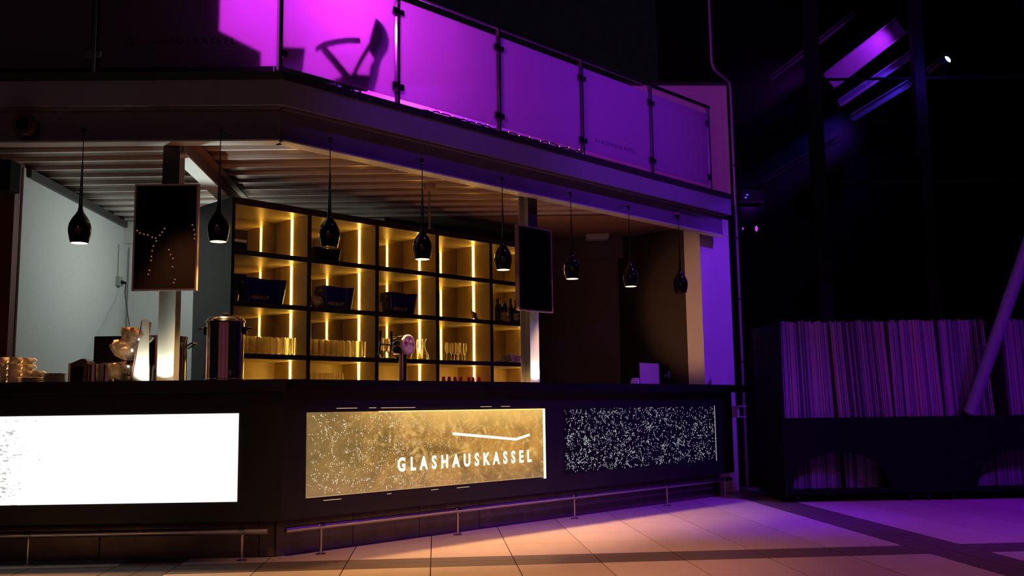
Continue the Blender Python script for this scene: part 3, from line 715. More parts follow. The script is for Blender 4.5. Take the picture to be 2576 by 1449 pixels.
s = on_shelf(816, 655, OS + .14); MxT = FR @ Matrix.Translation((s, OS + .14, ZF[1]))
o = obj('black_tub', tub_me(.29, .2, .125, .85), M_blackplastic, None, MxT, True); tag(o, 'small black tub in the top row behind the third pendant lamp', 'tub')
# folded towel
b = B(); rt = random.Random(4)
for i in range(9):
    x = rt.uniform(-.05, .05); z = rt.uniform(.03, .07); r = rt.uniform(.03, .045)
    b.lathe([(0, -r), (r * .8, -r * .6), (r, 0), (r * .75, r * .6), (0, r * .85)], 10, Matrix.Translation((x, rt.uniform(-.03, .03), max(z, r))) @ Matrix.Rotation(rt.uniform(0, 3), 4, 'X'))
s = on_shelf(797, 770, OS + .06); o = obj('towel', b, mat('cream_cloth', (225, 200, 160), .9, noise=.1, nscale=30, bump=.6), None, FR @ Matrix.Translation((s, OS + .07, ZF[2] + .012)), True)
tag(o, 'crumpled cream towel left of the second navy ice tub', 'towel')

# ------------------------------------------------------------------ pendants
def pendant_mesh():
    b = B()
    prof = [(.060, 0), (.068, .03), (.0765, .075), (.078, .105), (.072, .140), (.055, .178), (.034, .208), (.020, .232), (.0145, .262), (.012, .34), (.0095, .44), (.006, .56), (.0035, .62)]
    inner = [(.0035, .62), (.004, .25), (.03, .19), (.055, .15), (.060, .10), (.056, .0)]
    b.lathe(prof + inner + [(.060, 0)], 24); return b.mesh('shade', True)
PM = pendant_mesh(); PM.materials.append(M_lacquer)
BM = B().lathe([(0, .006), (.056, .006), (.0592, .003), (.058, 0.0), (0, 0)], 24).mesh('lamp_opening', True); BM.materials.append(M_bulb)
BMoff = BM.copy(); BMoff.materials.clear(); BMoff.materials.append(M_blackplastic)
def pendant(Pt, ang, label, on=True, zb=2.20, ztop=3.03, power=34):
    Mx = frame(Vector((Pt.x, Pt.y, zb)), ang)
    t = thing('pendant_lamp', label, 'lamp', Mx, 'pendant lamps over the counter')
    obj('shade', PM, None, t, Mx)
    obj('lamp_opening', BM if on else BMoff, None, t, Mx @ Matrix.Translation((0, 0, .0015)))
    obj('cord', B().tube((0, 0, .60), (0, 0, ztop - zb), .0035, seg=8), M_cord, t, Mx)
    br = obj('bracket', B().tube((0, 0, ztop - zb), (0, .09, ztop - zb + .02), .003, seg=6).tube((0, 0, ztop - zb), (-.10, .085, ztop - zb - .03), .0022, seg=6).tube((0, 0, ztop - zb), (.10, .085, ztop - zb - .03), .0022, seg=6).box(-.012, .012, -.008, .008, ztop - zb - .03, ztop - zb + .008), M_darksteel, t, Mx)
    if on: light('pendant_light', 'SPOT', Mx @ Vector((0, 0, -.012)), power, WARM, (Pt.x, Pt.y, 0), .06, cone=84, blend=.6)
ORD = ('leftmost black pendant lamp, in front of the white left wall', 'second black pendant lamp from the left, right of the left screen',
       'third black pendant lamp, in front of the second shelf column, dark at its mouth', 'fourth black pendant lamp, above the beer tap',
       'fifth black pendant lamp, just left of the right screen', 'sixth black pendant lamp, first one right of the right screen',
       'seventh black pendant lamp, against the dark wall', 'rightmost black pendant lamp, unlit, beside the violet pier')
for k, s in enumerate((-1.405, -.425)): pendant(PL(s, -.06), A_L, ORD[k], power=100)
pendant(PL(-2.385, -.06), A_L, 'black pendant lamp beyond the left picture edge, over the cups', power=420)
for k, s in enumerate((.382, 1.287, 2.215, 3.142, 4.048, 4.93)):
    pendant(PR(s, -.06), A_R, ORD[k + 2], on=(k not in (0, 5)), power=(0, 230, 170, 120, 70, 0)[k])

# ------------------------------------------------------------------ screens
def screen(label, Mx, s0, s1, z0, z1, o, colo):
    t = thing('screen', label, 'screen', Mx @ Matrix.Translation(((s0 + s1) / 2, o, z0)))
    b = B(); f = .012
    b.box(s0, s1, o - .004, o + .035, z0, z0 + f).box(s0, s1, o - .004, o + .035, z1 - f, z1).box(s0, s0 + f, o - .004, o + .035, z0 + f, z1 - f).box(s1 - f, s1, o - .004, o + .035, z0 + f, z1 - f)
    obj('frame', b, M_screenframe, t, Mx)
    obj('display', B().box(s0 + f, s1 - f, o + .001, o + .010, z0 + f, z1 - f), M_screen, t, Mx)
    obj('back_cover', B().box(s0 + .01, s1 - .01, o + .035, o + .05, z0 + .01, z1 - .01, bev=.004), M_blackplastic, t, Mx)
    obj('wall_bracket', B().box(colo - .05, colo + .05, o + .05, .15, (z0 + z1) / 2 - .06, (z0 + z1) / 2 + .06), M_darksteel, t, Mx)
screen('upright black screen on the left column', FL, -1.02, -.567, 1.853, 2.62, -.03 - .045, -.845)
screen('upright black screen on the right column', FR, 2.466, 2.925, 1.868, 2.648, .0, 2.835)

# ------------------------------------------------------------------ objects on the left counter
ZT = 1.2145
def LX(x, o=0.0, y=950): return sL_of(x, y, o)[0]
def cup_stack(x, n, oo, where, r=.043):
    for k in range(n):
        Mx = frame(PL(LX(x, oo), oo, ZT + k * .0455), 1.2 if x < 60 else .3)
        cup_parts(Mx, 'white cup %s, %s' % (where, ('bottom of its stack', 'second from the bottom', 'third from the bottom', 'top of its stack')[k] if n == 4 else ('bottom of its stack', 'top of its stack')[k] if n == 2 else ''), 'stacked cups on the left counter', r, .044)
cup_stack(0, 4, -.11, 'in the stack cut by the left picture edge')
cup_stack(36, 4, -.10, 'in the second stack from the left')
cup_stack(66, 4, .02, 'in the third stack from the left')
cup_stack(93, 2, .055, 'in the short stack left of the saucers', .038)
pm = B().lathe([(0, 0), (.045, 0), (.079, .0075), (.079, .0095), (.045, .003), (0, .003)], 28).mesh('saucer', True); pm.materials.append(M_white)
for (x, n, oo, lab) in ((79, 4, -.17, 'white saucer in the low stack in front of the cups'), (136, 8, -.10, 'white saucer in the taller stack beside the metal dispenser')):
    for k in range(n): place('saucer', pm, None, frame(PL(LX(x, oo), oo, ZT + k * .0078), 0), lab, 'saucer', 'saucer stacks on the left counter')
# napkin dispenser
x0, x1 = LX(173, -.06), LX(219, -.06)
MxD = FL
t = thing('napkin_dispenser', 'steel napkin dispenser with black front right of the saucers', 'dispenser', FL @ Matrix.Translation((x0, -.06, ZT)))
prof = [(x0 + .012, ZT), (x1, ZT), (x1, ZT + .15), (x1 - .012, ZT + .165), (x1 - .04, ZT + .166), (x0 + .012, ZT + .135)]
obj('housing', B().slab(prof, -.07, .06), M_chrome, t, FL)
obj('front_plate', B().box(x0 + .02, x1 - .022, -.0735, -.0701, ZT + .004, ZT + .112), M_blackplastic, t, FL)
obj('side_plate', B().box(x0, x0 + .0115, -.075, .06, ZT, ZT + .137), M_white, t, FL)
def canister(x0, x1, h, label, oo=-.02, handle=False):
    a, c = LX(x0, oo), LX(x1, oo); r = (c - a) / 2; Mx = FL @ Matrix.Translation(((a + c) / 2, oo, ZT))
    t = thing('steel_canister', label, 'canister', Mx, 'steel canisters on the left counter')
    obj('canister_body', B().lathe([(0, 0), (r, 0), (r, h * .93), (r * 1.03, h * .94), (r * 1.03, h * .97), (r * .9, h * .985), (0, h)], 26), M_chrome, t, Mx, True)
    obj('rim', B().lathe([(r * 1.035, h * .93), (r * 1.06, h * .95), (r * 1.035, h * .97)], 26), M_chrome, t, Mx, True)
    if handle: obj('handle', B().path([(r, 0, h * .9), (r + .03, -.01, h * .95), (r + .045, -.01, h * .8), (r + .03, -.01, h * .6)], .006), M_blackplastic, t, Mx)
canister(222, 249, .133, 'steel canister right of the napkin dispenser')
canister(254, 288, .14, 'steel canister with black handle, partly behind the bowl rack', .03, True)
# bowl rack with sachets
t = thing('bowl_rack', 'slanted white rack holding three clear bowls of wrapped sweets', 'rack', FL @ Matrix.Translation((LX(352, -.1), -.1, ZT)))
def q2(x, y, o=-.1): return sL_of(x, y, o)
poly = [q2(334, 957), q2(377, 957), q2(376, 810), q2(374, 804), q2(361, 803)]; poly[0] = (poly[0][0], ZT); poly[1] = (poly[1][0], ZT)
obj('side_plate', B().slab(poly, -.115, -.108), M_white, t, FL)
e0, e1 = poly[0], poly[4]
obj('spine', B().slab([(e0[0] - .018, e0[1]), (e0[0] + .004, e0[1]), (e1[0] + .004, e1[1] - .01), (e1[0] - .012, e1[1] - .01)], -.107, .054), mat('rack_front', (170, 110, 95), .4), t, FL)
rs = random.Random(9)
for (x, y, wpx, tl) in ((336, 838, 84, .35), (316, 868, 94, -.05), (300, 922, 86, .1)):
    cx, cz = q2(x, y); r = wpx / 2430 * 6.75 / 2
    Mb = FL @ Matrix.Translation((cx, -.03, cz)) @ Matrix.Rotation(tl, 4, 'Y')
    pr = [(0, -r * .82), (r * .4, -r * .76), (r * .75, -r * .5), (r * .95, -r * .15), (r, .1 * r), (r * .97, .1 * r), (r * .92, -r * .15), (r * .7, -r * .48), (0, -r * .78)]
    bw = obj('bowl', B().lathe(pr, 24), M_bowl, t, Mb, True)
    for mt, n in ((M_sachet, 34), (M_sachetd, 9)):
        b = B()
        for i in range(n):
            a = rs.uniform(0, 6.3); rr = r * sqrt(rs.random()) * .78; z = rs.uniform(-.5, .38) * r * (1 - .35 * rr / r)
            rr *= (1 if z > -.2 * r else .65)
            m4 = Matrix.Translation((cos(a) * rr, sin(a) * rr, z)) @ Matrix.Rotation(rs.uniform(0, 3), 4, 'X') @ Matrix.Rotation(rs.uniform(0, 3), 4, 'Z')
            w = rs.uniform(.012, .022); b.box(-w, w, -w * .7, w * .7, -.004, .004, m4)
        so = obj('wrapped_sweets', b, mt, bw, Mb); so['kind'] = 'stuff'
# stainless pot behind the column, on the work counter
x0, x1 = LX(352, .72), LX(466, .72); r = (x1 - x0) / 2; hz = sL_of(420, 842, .72)[1] - 1.116
Mx = FL @ Matrix.Translation(((x0 + x1) / 2, .72, 1.116))
t = thing('stock_pot', 'large lidded stainless pot behind the left column', 'pot', Mx)
obj('pot_body', B().lathe([(0, 0), (r, 0), (r, hz * .93), (r * 1.02, hz * .935), (r * 1.02, hz * .95), (r * .95, hz * .95), (r * .95, .01), (0, .01)], 36), M_chrome, t, Mx, True)
obj('lid', B().lathe([(r * 1.03, hz * .95), (r * 1.0, hz * .965), (r * .6, hz * .995), (0, hz * 1.0)], 36), M_chrome, t, Mx, True)
obj('lid_knob', B().tube((0, 0, hz), (0, 0, hz + .035), .015), M_blackplastic, t, Mx, True)
for d in (-1, 1):
    obj('handle', B().path([(d * r, -.05, hz * .78), (d * (r + .06), -.04, hz * .86), (d * (r + .065), .04, hz * .86), (d * r, .05, hz * .78)], .007), M_chrome, t, Mx)
# black monitor
x0, x1 = LX(231, .55), LX(345, .55); zt = sL_of(280, 845, .55)[1]
t = thing('monitor', 'black monitor seen from behind, left of the bowl rack', 'monitor', FL @ Matrix.Translation(((x0 + x1) / 2, .6, 1.116)))
obj('casing', B().box(x0, x1, .56, .60, 1.15, zt, bev=.01), M_blackplastic, t, FL)
obj('foot', B().box((x0 + x1) / 2 - .08, (x0 + x1) / 2 + .08, .54, .68, 1.1155, 1.128).box((x0 + x1) / 2 - .03, (x0 + x1) / 2 + .03, .585, .61, 1.128, 1.2), M_blackplastic, t, FL)
# urn
OU = -.03; x0, x1 = LX(518, OU), LX(612, OU); r = (x1 - x0) / 2
zt = sL_of(565, 812, OU)[1] - ZT
Mx = FL @ Matrix.Translation(((x0 + x1) / 2, OU, ZT))
t = thing('hot_water_urn', 'tall polished steel urn with domed lid and black handles', 'urn', Mx)
obj('urn_body', B().lathe([(0, 0), (r * 1.03, 0), (r * 1.03, .012), (r, .016), (r, zt - .01), (r * 1.01, zt), (0, zt)], 40), M_chrome, t, Mx, True)
obj('lid', B().lathe([(r * 1.07, zt), (r * 1.08, zt + .006), (r * 1.02, zt + .014), (r * .95, zt + .028), (r * .75, zt + .042), (0, zt + .048)], 40), M_chrome, t, Mx, True)
obj('lid_knob', B().lathe([(0, zt + .047), (.022, zt + .049), (.03, zt + .062), (.012, zt + .07), (0, zt + .07)], 16), M_blackplastic, t, Mx, True)
for d in (-1, 1):
    obj('handle', B().box(d * r if d > 0 else -r - .02, r + .02 if d > 0 else -r, -.02, .02, zt - .085, zt - .03, bev=.004).path([(d * (r + .018), 0, zt - .045), (d * (r + .04), 0, zt - .036), (d * (r + .058), 0, zt - .04)], .009), M_blackplastic, t, Mx)
obj('tap', B().tube((r * .5, -r * .9, .05), (r * .62, -r * 1.16, .05), .01).tube((r * .60, -r * 1.12, .03), (r * .60, -r * 1.12, .07), .008), M_chrome, t, Mx)
obj('sight_tube', B().tube((-r * .98, -r * .28, .02), (-r * .98, -r * .28, zt - .12), .006), M_chrome, t, Mx)
# beer tap
OT = -.02; sT = sR_of(1013, 940, OT)[0]; zc = sR_of(1013, 868, OT)[1]; Mx = FR @ Matrix.Translation((sT, OT, ZT))
t = thing('beer_tap', 'chrome beer tap with round drum sign and black handles', 'beer tap', Mx)
obj('pillar', B().lathe([(0, 0), (.045, 0), (.045, .008), (.0325, .014), (.0325, zc - ZT - .05), (0, zc - ZT - .05)], 28), M_chrome, t, Mx, True)
dirn = Vector((.835, -.55, 0)); base = PR(sT, OT, zc)
rd = .077
q = dirn.to_track_quat('Z', 'Y').to_matrix().to_4x4()
MD = Matrix.Translation(base) @ q
obj('drum', B().lathe([(0, -.078), (rd * .93, -.078), (rd, -.070), (rd, .045), (0, .045)], 36), M_chrome, t, MD, True)
dsc = obj('sign_disc', B().lathe([(0, .046), (rd * 1.03, .046), (rd * 1.03, .062), (rd * .98, .066), (0, .066)], 36), M_signwhite, t, MD, True, label='round white beer sign')
obj('sign_ring', B().lathe([(rd * .83, .0662), (rd * .83, .0672), (rd * .86, .0672), (rd * .86, .0662)], 36), M_signred, dsc, MD)
side = Vector((0, 0, 1)).cross(dirn).normalized()    # reading direction on the disc
FT = Matrix((tuple(side) + (0,), (0, 0, 1, 0), tuple(dirn) + (0,), (0, 0, 0, 1))).transposed()
def on_disc(u, v): return Matrix.Translation(base + dirn * .067 + side * u + Vector((0, 0, v))) @ FT
for body, size, u, v, of in (('Bit', .037, -.056, .0, .0012), ('burger', .030, -.006, .002, .0)):
    me = textmesh(body, size, M_signred, 'lettering', .0004, .95, of); obj('lettering', me, M_signred, dsc, on_disc(u, v))
obj('emblem', B().lathe([(.004, 0), (.008, 0), (.009, .0008), (.004, .0008)], 14, None), M_signred, dsc, on_disc(0, .046))
obj('small_print', B().box(-.035, .035, -.0012, .0012, 0, .0005), mat('grey_print', (170, 140, 130), .6), dsc, on_disc(.0, -.028))
arm_dir = (-dirn)
A0 = base + arm_dir * .078; A1 = PR(sR_of(952, 870, OT + .02)[0], OT + .02, zc)
obj('tap_arm', B().tube(A0 - Vector((0, 0, .0)), A1, .008), M_chrome, t)
for x, lab in ((957, None), (985, None)):
    Pp = PR(sR_of(x, 868, OT + .0)[0], OT + .0, zc)
    q1 = obj('tap_handle', B().tube(Pp + Vector((0, 0, .018)), Pp + Vector((0, 0, .105)), .008, .011), M_blackplastic, t)
    obj('spout', B().tube(Pp + Vector((0, 0, .02)), Pp + Vector((-.012, -.02, -.085)), .009, .006), M_chrome, q1)
# coffee machine at the right end
OM = .72
x0, x1, x2 = (sR_of(x, 940, OM)[0] for x in (1608, 1656, 1736)); zt = sR_of(1650, 913, OM)[1]
t = thing('coffee_machine', 'black coffee machine with pale side door at the right end of the bar', 'machine', FR @ Matrix.Translation((x0, OM, 1.116)))
obj('housing', B().box(x0, min(x2, 5.66), OM, OM + .24, 1.116, zt, bev=.006), M_blackplastic, t, FR)
obj('side_door', B().box(x0, x1, OM - .012, OM - .0005, 1.116, zt - .008), M_machine, t, FR)
for (xa, ya, xb, yb) in ((1672, 942, 1679, 947), (1681, 934, 1691, 952), (1697, 946, 1702, 957)):
    a = sR_of(xa, ya, OM - .004); c = sR_of(xb, yb, OM - .004)
    obj('sticker', B().box(a[0], c[0], OM - .004, OM - .0005, c[1], a[1]), M_violetlabel, t, FR)
a = sR_of(1704, 918, OM - .01); obj('trim_bar', B().box(a[0], a[0] + .012, OM - .01, OM - .0005, 1.12, a[1]).box(a[0] + .012, a[0] + .1, OM - .01, OM - .0005, a[1] - .02, a[1]), M_machine, t, FR)
pr_ = sR_of(1600, 935, OM - .05)
o = obj('paper_stack', B().slab([(pr_[0] - .03, 1.1155 + .05), (pr_[0] + .02, 1.1155), (pr_[0] + .045, 1.1155), (pr_[0] + .04, 1.116 + .20), (pr_[0] + .02, 1.116 + .16)], OM - .06, OM + .04), M_paper, None, FR)
tag(o, 'folded paper towels at the left side of the coffee machine', 'paper')

# ------------------------------------------------------------------ fittings
# ceiling fan (thin rod with cup) above the shelf
P = at_y(1080, 482, 8.9); P.z = 3.10
t = thing('ceiling_fan', 'pale ceiling fan mount with one hanging blade above the shelf', 'fan', Matrix.Translation(P))
obj('mount', B().lathe([(0, 0), (.06, 0), (.058, -.02), (.035, -.06), (.0, -.075)], 20, Matrix.Translation(P)), M_plast, t, None, True)
obj('rod', B().tube(P + Vector((0, 0, -.07)), P + Vector((.0, 0, -.28)), .009), M_plast, t)
obj('blade', B().box(-.008, .008, -.03, .03, -.42, -.26, Matrix.Translation(P)), M_plast, t)
P = at_y(1502, 616, 11.75)
t = thing('ceiling_light', 'unlit flat white ceiling light at the dark back wall', 'lamp', Matrix.Translation((P.x, P.y, 3.1)))
obj('housing', B().box(P.x - .14, P.x + .14, P.y - .12, P.y + .08, 3.045, 3.099, bev=.01), M_wall, t)
obj('diffuser', B().box(P.x - .12, P.x + .12, P.y - .10, P.y + .06, 3.035, 3.0445), M_wall, t)
# round speaker on the left beam
P = PL(sL_of(62, 313, -.02)[0], -.02, sL_of(62, 313, -.02)[1])
t = thing('round_spotlight', 'round dark spotlight on the gallery edge at the left', 'spotlight', Matrix.Translation(P))
MS = Matrix.Translation(P) @ Matrix.Rotation(pi / 2, 4, 'X')
obj('ring', B().lathe([(.05, -.03), (.078, -.03), (.085, 0), (.078, .03), (.05, .03), (.048, 0)], 28, MS), mat('plum_ring', (92, 60, 78), .4), t, None, True)
obj('lens', B().lathe([(0, -.02), (.049, -.02), (.049, .02), (0, .02)], 24, MS), M_blackplastic, t, None, True)
obj('arm', B().box(-.012, .012, .03, .10, -.02, .02, Matrix.Translation(P)), M_darksteel, t)
# dark speaker box at left edge
a = at_y(0, 402, 7.4); c = at_y(27, 478, 7.4)
t = thing('loudspeaker', 'black loudspeaker box at the left picture edge below the gallery', 'speaker', Matrix.Translation(a))
obj('box', B().box(a.x - .3, c.x, 7.38, 7.54, c.z, a.z, bev=.008), M_trolley, t)
obj('grille', B().box(a.x - .28, c.x - .02, 7.37, 7.379, c.z + .02, a.z - .02), M_night, t)
# socket, conduit and cable on the left wall
P = at_y(295, 708, 10.35)
t = thing('wall_socket', 'grey wall socket with plug and trunking on the left wall', 'socket', Matrix.Translation((-4.28, P.y, P.z)))
obj('socket_box', B().box(-4.28, -4.22, P.y - .05, P.y + .05, P.z - .05, P.z + .05, bev=.004), mat('grey_plastic', (150, 155, 150), .5), t)
obj('trunking', B().box(-4.28, -4.262, P.y - .012, P.y + .012, P.z + .05, 2.82), mat('grey_plastic', (150, 155, 150), .5), t)
obj('plug', B().tube((-4.22, P.y, P.z - .01), (-4.17, P.y - .01, P.z - .02), .022, .012), M_blackplastic, t)
Pe = at_y(262, 838, 7.9)
obj('cable', B().path([(-4.17, P.y - .01, P.z - .02), (-4.14, P.y - .1, P.z - .15), (Pe.x - .3, 9.2, 1.75), (Pe.x, 7.9, Pe.z - .2)], .005, 6), M_blackplastic, t)
# spotlight bracket at the right counter end
P0 = sR_of(1862, 1035, .05); X0 = P0[0]
t = thing('bracket_lamp', 'small violet lit bracket lamp at the right end of the counter', 'lamp', FR @ Matrix.Translation((X0, .05, .9)))
z_hi = sR_of(1862, 1021, .05)[1]; z_lo = sR_of(1862, 1050, .05)[1]
obj('top_plate', B().box(X0 - .11, X0 + .06, .0, .12, z_hi - .012, z_hi, bev=.003), M_pier, t, FR)
obj('back_plate', B().box(X0 - .11, X0 - .07, .02, .12, z_lo, z_hi - .012), M_pier, t, FR)
obj('bottom_plate', B().box(X0 - .08, X0 + .06, .0, .12, z_lo, z_lo + .01, bev=.003), M_pier, t, FR)
obj('stem', B().box(X0 - .11, X0 - .06, .12, .2, z_hi - .08, z_hi - .03), M_darksteel, t, FR)
# drain pipe
pr = [(6.47, .15, .0), (6.47, .15, 4.90), (6.44, .15, 4.97), (6.12, .15, 5.05), (6.07, .15, 5.12), (6.07, .15, 7.4)]
o = thing('drain_pipe', 'thin grey vertical pipe with a bend beside the gallery wall', 'pipe', FR @ Matrix.Translation((6.45, .15, 0)))
obj('pipe', B().path(pr, .0165, 10), mat('pipe_grey', (170, 150, 165), .4, .3), o, FR)
for z in (1.5, 2.25, 3.0, 3.9): obj('pipe_clip', B().tube((6.47, .15, z), (6.47, .15, z + .02), .024, seg=10), M_darksteel, o, FR)
struct('trim_pier', B().box(6.372, 6.45, .22, .40, 0, 4.95), M_night, FR)

# ------------------------------------------------------------------ stacked boards on the trolley
g1 = Matrix.Translation((0, 0, 0))
T0 = Vector((2.78, 10.0, 0)); TM = frame(T0, A_L * 1.5)
tro = thing('trolley', 'long black trolley with arched openings carrying upright boards', 'trolley', TM)
def arch_panel(xs, arcs, z0, z1, y0, y1, x_end):
    b = B(); x = 0.0
    for (cx, hw, hh) in arcs:
        b.box(x, cx - hw, y0, y1, z0, z1)
        n = 14
        for i in range(n):
            xa = cx - hw + 2 * hw * i / n; xb = cx - hw + 2 * hw * (i + 1) / n; xm = ((xa + xb) / 2 - cx) / hw
            za = z0 + hh * sqrt(max(0, 1 - ((xa - cx) / hw) ** 2)); zb = z0 + hh * sqrt(max(0, 1 - ((xb - cx) / hw) ** 2))
            b.slab([(xa, za), (xb, zb), (xb, z1), (xa, z1)], y0, y1)
        x = cx + hw
    b.box(x, x_end, y0, y1, z0, z1); return b
obj('front_panel', arch_panel(None, ((.55, .52, .36), (2.45, .50, .36)), .14, .85, .0, .02, 3.0), M_trolley, tro, TM)
obj('ledge', B().box(0, 3.0, .02, .95, .825, .85), M_trolley, tro, TM)
obj('end_panel', B().box(-.03, -.002, .0, .95, .04, 1.84), M_trolley, tro, TM)
obj('lower_rail', B().box(0, 3.0, .0, .03, .085, .14), M_trolley, tro, TM)
obj('lower_shelf', B().box(0, 3.0, .03, .95, .10, .12), M_trolley, tro, TM)
for x in (.06, 1.45, 2.9): obj('end_post', B().box(x - .02, x + .02, .9, .94, .12, .825), M_trolley, tro, TM)
for x in (.1, 1.27, 1.46, 1.7, 2.85): obj('caster', B().tube((x - .015, .06, .045), (x + .015, .06, .045), .044, seg=14), M_blackplastic, tro, TM)
rb = random.Random(12); bmesh_cache = {}
def board_me(w, h, k):
    key = (round(w, 3), round(h, 3), k)
    if key not in bmesh_cache:
        bmesh_cache[key] = B().box(-w / 2, w / 2, 0, .62, 0, h).mesh('board'); bmesh_cache[key].materials.append(M_board[k])
    return bmesh_cache[key]
stk = (('first', 1958, 2098, 0.0, .03), ('second', 2110, 2245, .045, .05), ('third', 2254, 2374, .02, .045), ('fourth', 2382, 2505, .02, .05), ('fifth', 2545, 2640, .02, .05))
for nm, xa, xb, ln0, ln1 in stk:
    sa = at_y(xa, 930, 10.1).x - T0.x; sb = at_y(xb, 930, 10.1).x - T0.x; x = sa + (.03 if nm == 'first' else 0)
    while x < sb:
        w = rb.choice((.010, .013, .013, .018, .022, .026)); h = 1.0 + rb.uniform(-.012, .016); k = rb.choice((0, 0, 1, 1, 2, 3, 4))
        f = (x - sa) / (sb - sa); lean = ln0 + (ln1 - ln0) * f
        Mx = TM @ Matrix.Translation((x + w / 2, .12 + rb.uniform(0, .02), .852)) @ Matrix.Rotation(-lean, 4, 'Y')
        place('board', board_me(w, round(h, 2), k), None, Mx, 'thin pale board standing in the %s stack from the left on the trolley' % nm, 'board', 'upright boards, %s stack' % nm)
        x += w + rb.choice((.002, .003, .004, .008))
# boards stored under the trolley
for xa, xb in ((.12, .62), (.68, 1.05), (2.05, 2.85)):
    x = xa
    while x < xb:
        w = rb.choice((.013, .018, .022)); k = rb.choice((1, 2, 3))
        place('board', board_me(w, .62, k), None, TM @ Matrix.Translation((x + w / 2, .22, .121)), 'dark short board standing inside the arched opening of the trolley', 'board', 'boards inside the trolley')
        x += w + .004
# leaning pole
a = at_y(2440, 1038, 10.06); c = at_y(2578, 640, 9.6); d = (c - a)
o = obj('leaning_pole', B().tube(a, a + d * 2.4, .064, seg=20), mat('pole_grey', (130, 118, 145), .5), None, None, True); tag(o, 'thick grey pole leaning diagonally across the stacked boards', 'pole')

# garlands of small bulbs hanging in the hall behind the viewer, mirrored in the left screen
def mirrored(x, y, dist):
    d = ray(x, y); C = C0 + nL * -.074; t = (C - EYE).dot(nL) / d.dot(nL); H = EYE + d * t
    d = d.normalized(); return H + (d - nL * 2 * d.dot(nL)) * dist
for lab, pts in (('garland of small warm bulbs sagging across the hall, mirrored in the left screen', ((345, 580), (352, 586), (362, 589), (372, 591), (383, 597), (392, 599), (402, 592), (408, 584), (414, 575))),
                 ('left hanging garland of warm bulbs mirrored in the left screen', ((393, 606), (386, 619), (383, 631), (381, 645), (380, 655), (376, 680), (373, 690))),
                 ('right hanging garland of warm bulbs mirrored in the left screen', ((425, 628), (429, 640), (435, 650), (434, 671), (440, 703), (437, 711))),
                 ('short garland of warm bulbs mirrored at the right edge of the left screen', ((484, 566), (488, 578), (490, 590), (489, 600)))):
    P = [mirrored(x, y, 8.5) for x, y in pts]
    t = thing('fairy_light_garland', lab, 'garland', Matrix.Translation(P[0]))
    obj('cable', B().path(P, .0012, 5), M_cord, t)
    for p in P: obj('bulb', B().lathe([(0, -.014), (.014, 0), (0, .014)], 8, Matrix.Translation(p)), M_fairy2, t)
struct('wall_rear', B().box(-9, 12, -6.1, -6.0, 0, 8), M_darkwall)

# ------------------------------------------------------------------ glass hall behind
YF = 13.2
struct('wall_far', B().box(2.5, 12, 15.6, 15.7, 0, 10), M_night)
fa = thing('glass_facade', 'dark glazed hall facade with steel posts and transoms', 'facade')
def vp(x0, y0, x1, y1, w, name, Y=YF, m=M_mullion, th=.12):
    a = at_y(x0, y0, Y); c = at_y(x1, y1, Y)
    X = (a.x + c.x) / 2
    return obj(name, B().box(X - w / 2, X + w / 2, Y, Y + th, 0.0, 8.5), m, fa)
vp(2050, 200, 2075, 700, .19, 'facade_post'); vp(2318, 150, 2350, 800, .15, 'facade_post')
vp(2640, 150, 2640, 800, .2, 'facade_post')
for y in (195, 457, -120):
    z = at_y(2200, y, YF).z
    obj('transom', B().box(4.5, 9.5, YF + .04, YF + .075, z - .016, z + .016), M_mullion, fa)
M_pane = glassy('dark_pane', tint=(.9, .9, .95), gloss=.015, rough=.1)
zs = [0.02, 4.00, 5.49, 7.3]
for (xa, xb) in ((2.75, 4.22), (4.44, 5.62), (5.88, 7.9)):
    for za, zb in zip(zs[:-1], zs[1:]):
        obj('glass_pane', B().box(xa, xb, YF + .055, YF + .062, za + .02, zb - .02), M_pane, fa)
def girder(pts, wpx, label, m=M_girder, Y0=14.3):
    (x0, y0), (x1, y1) = pts
    a = at_y(x0, y0, Y0); c = at_y(x1, y1, Y0)
    d = c - a; w = wpx / FPX * Y0
    t = thing('roof_girder', label, 'beam', Matrix.Translation(a))
    L = d.length; an = atan2(d.z, d.x)
    MM = Matrix.Translation(a) @ Matrix.Rotation(-an, 4, 'Y')
    obj('web', B().box(0, L, -.01, .01, -w / 2, w / 2), m, t, MM)
    obj('flange', B().box(0, L, -.08, .08, w / 2, w / 2 + .015).box(0, L, -.08, .08, -w / 2 - .015, -w / 2), m, t, MM)
girder(((1940, 198), (2145, 38)), 7, 'thin sloping roof beam highest behind the left facade post')
girder(((2085, 205), (2265, 66)), 44, 'broad purple lit roof beam between the two facade posts')
girder(((2110, 262), (2290, 140)), 15, 'narrow blue lit roof beam under the broad purple one')
girder(((2140, 300), (2292, 207)), 15, 'lowest blue lit roof beam between the two facade posts')
girder(((1915, 458), (2110, 348)), 9, 'thin blue sloping beam left of the left facade post')
girder(((2335, 178), (2378, 146)), 12, 'short blue beam ending at the bright blue lamp')
Pb = at_y(2383, 150, 13.1)
t = thing('stage_lamp', 'small bright blue stage lamp high on the right', 'lamp', Matrix.Translation(Pb))
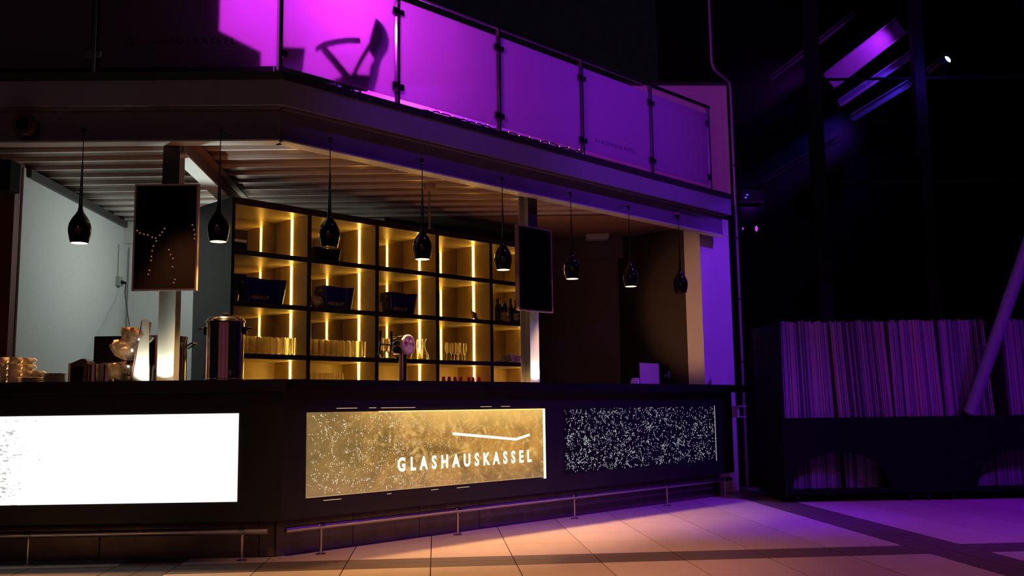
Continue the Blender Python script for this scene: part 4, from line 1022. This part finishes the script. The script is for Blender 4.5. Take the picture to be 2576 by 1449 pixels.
ml = Matrix.Translation(Pb) @ Matrix.Rotation(1.1, 4, 'X') @ Matrix.Rotation(.5, 4, 'Y')
obj('lamp_head', B().lathe([(0, -.10), (.05, -.09), (.06, 0), (.055, .01)], 16, ml), M_blackplastic, t, None, True)
obj('lamp_lens', B().lathe([(0, .03), (.04, .02), (.054, .008)], 16, ml), M_blueled, t, None, True)
zt_ = at_y(2200, 195, YF).z
obj('hanger', B().tube(Pb + Vector((0, .06, -.02)), (Pb.x, YF + .035, zt_ + .016), .006), M_blackplastic, t)
obj('yoke', B().path([Pb + Vector((-.07, .02, 0)), Pb + Vector((-.07, .05, .12)), Pb + Vector((.07, .05, .12)), Pb + Vector((.07, .02, 0))], .007), M_blackplastic, t)
# box with two blue indicator lights and two small wall lamps
a = at_y(1862, 480, 12.6); c = at_y(1915, 506, 12.6)
t = thing('equipment_box', 'small violet lit box with two blue indicator lights', 'box', Matrix.Translation(c))
obj('casing', B().box(a.x, c.x, 12.6, 12.8, c.z, a.z, bev=.006), mat('box_plum', (70, 60, 90), .5), t)
obj('bracket', B().box(a.x + .02, a.x + .06, 12.8, YF + .054, c.z + .02, c.z + .05), M_night, t)
obj('shelf_plate', B().box(a.x - .02, c.x + .03, 12.58, 12.82, c.z - .03, c.z - .002), M_night, t)
for (x, y) in ((1880, 490), (1876, 497)):
    P = at_y(x, y, 12.59); obj('indicator_light', B().lathe([(0, -.012), (.014, 0), (0, .012)], 8, Matrix.Translation(P)), M_blueface, t)
for x, lab, r in ((1869, 'faint left one of two small purple lamps beside the pipe', .008), (1903, 'bright right one of two small purple lamps beside the pipe', .018)):
    P = at_y(x, 575, 12.7)
    t = thing('wall_lamp', lab, 'lamp', Matrix.Translation(P), 'small purple lamps')
    obj('lamp_glass', B().lathe([(0, -r * 2.4), (r, -r), (r, r), (0, r * 2.4)], 10, Matrix.Translation(P)), M_magled, t, None, True)
    obj('lamp_mount', B().box(P.x - .02, P.x + .02, P.y + .03, P.y + .06, P.z - .05, P.z + .05), M_night, t)
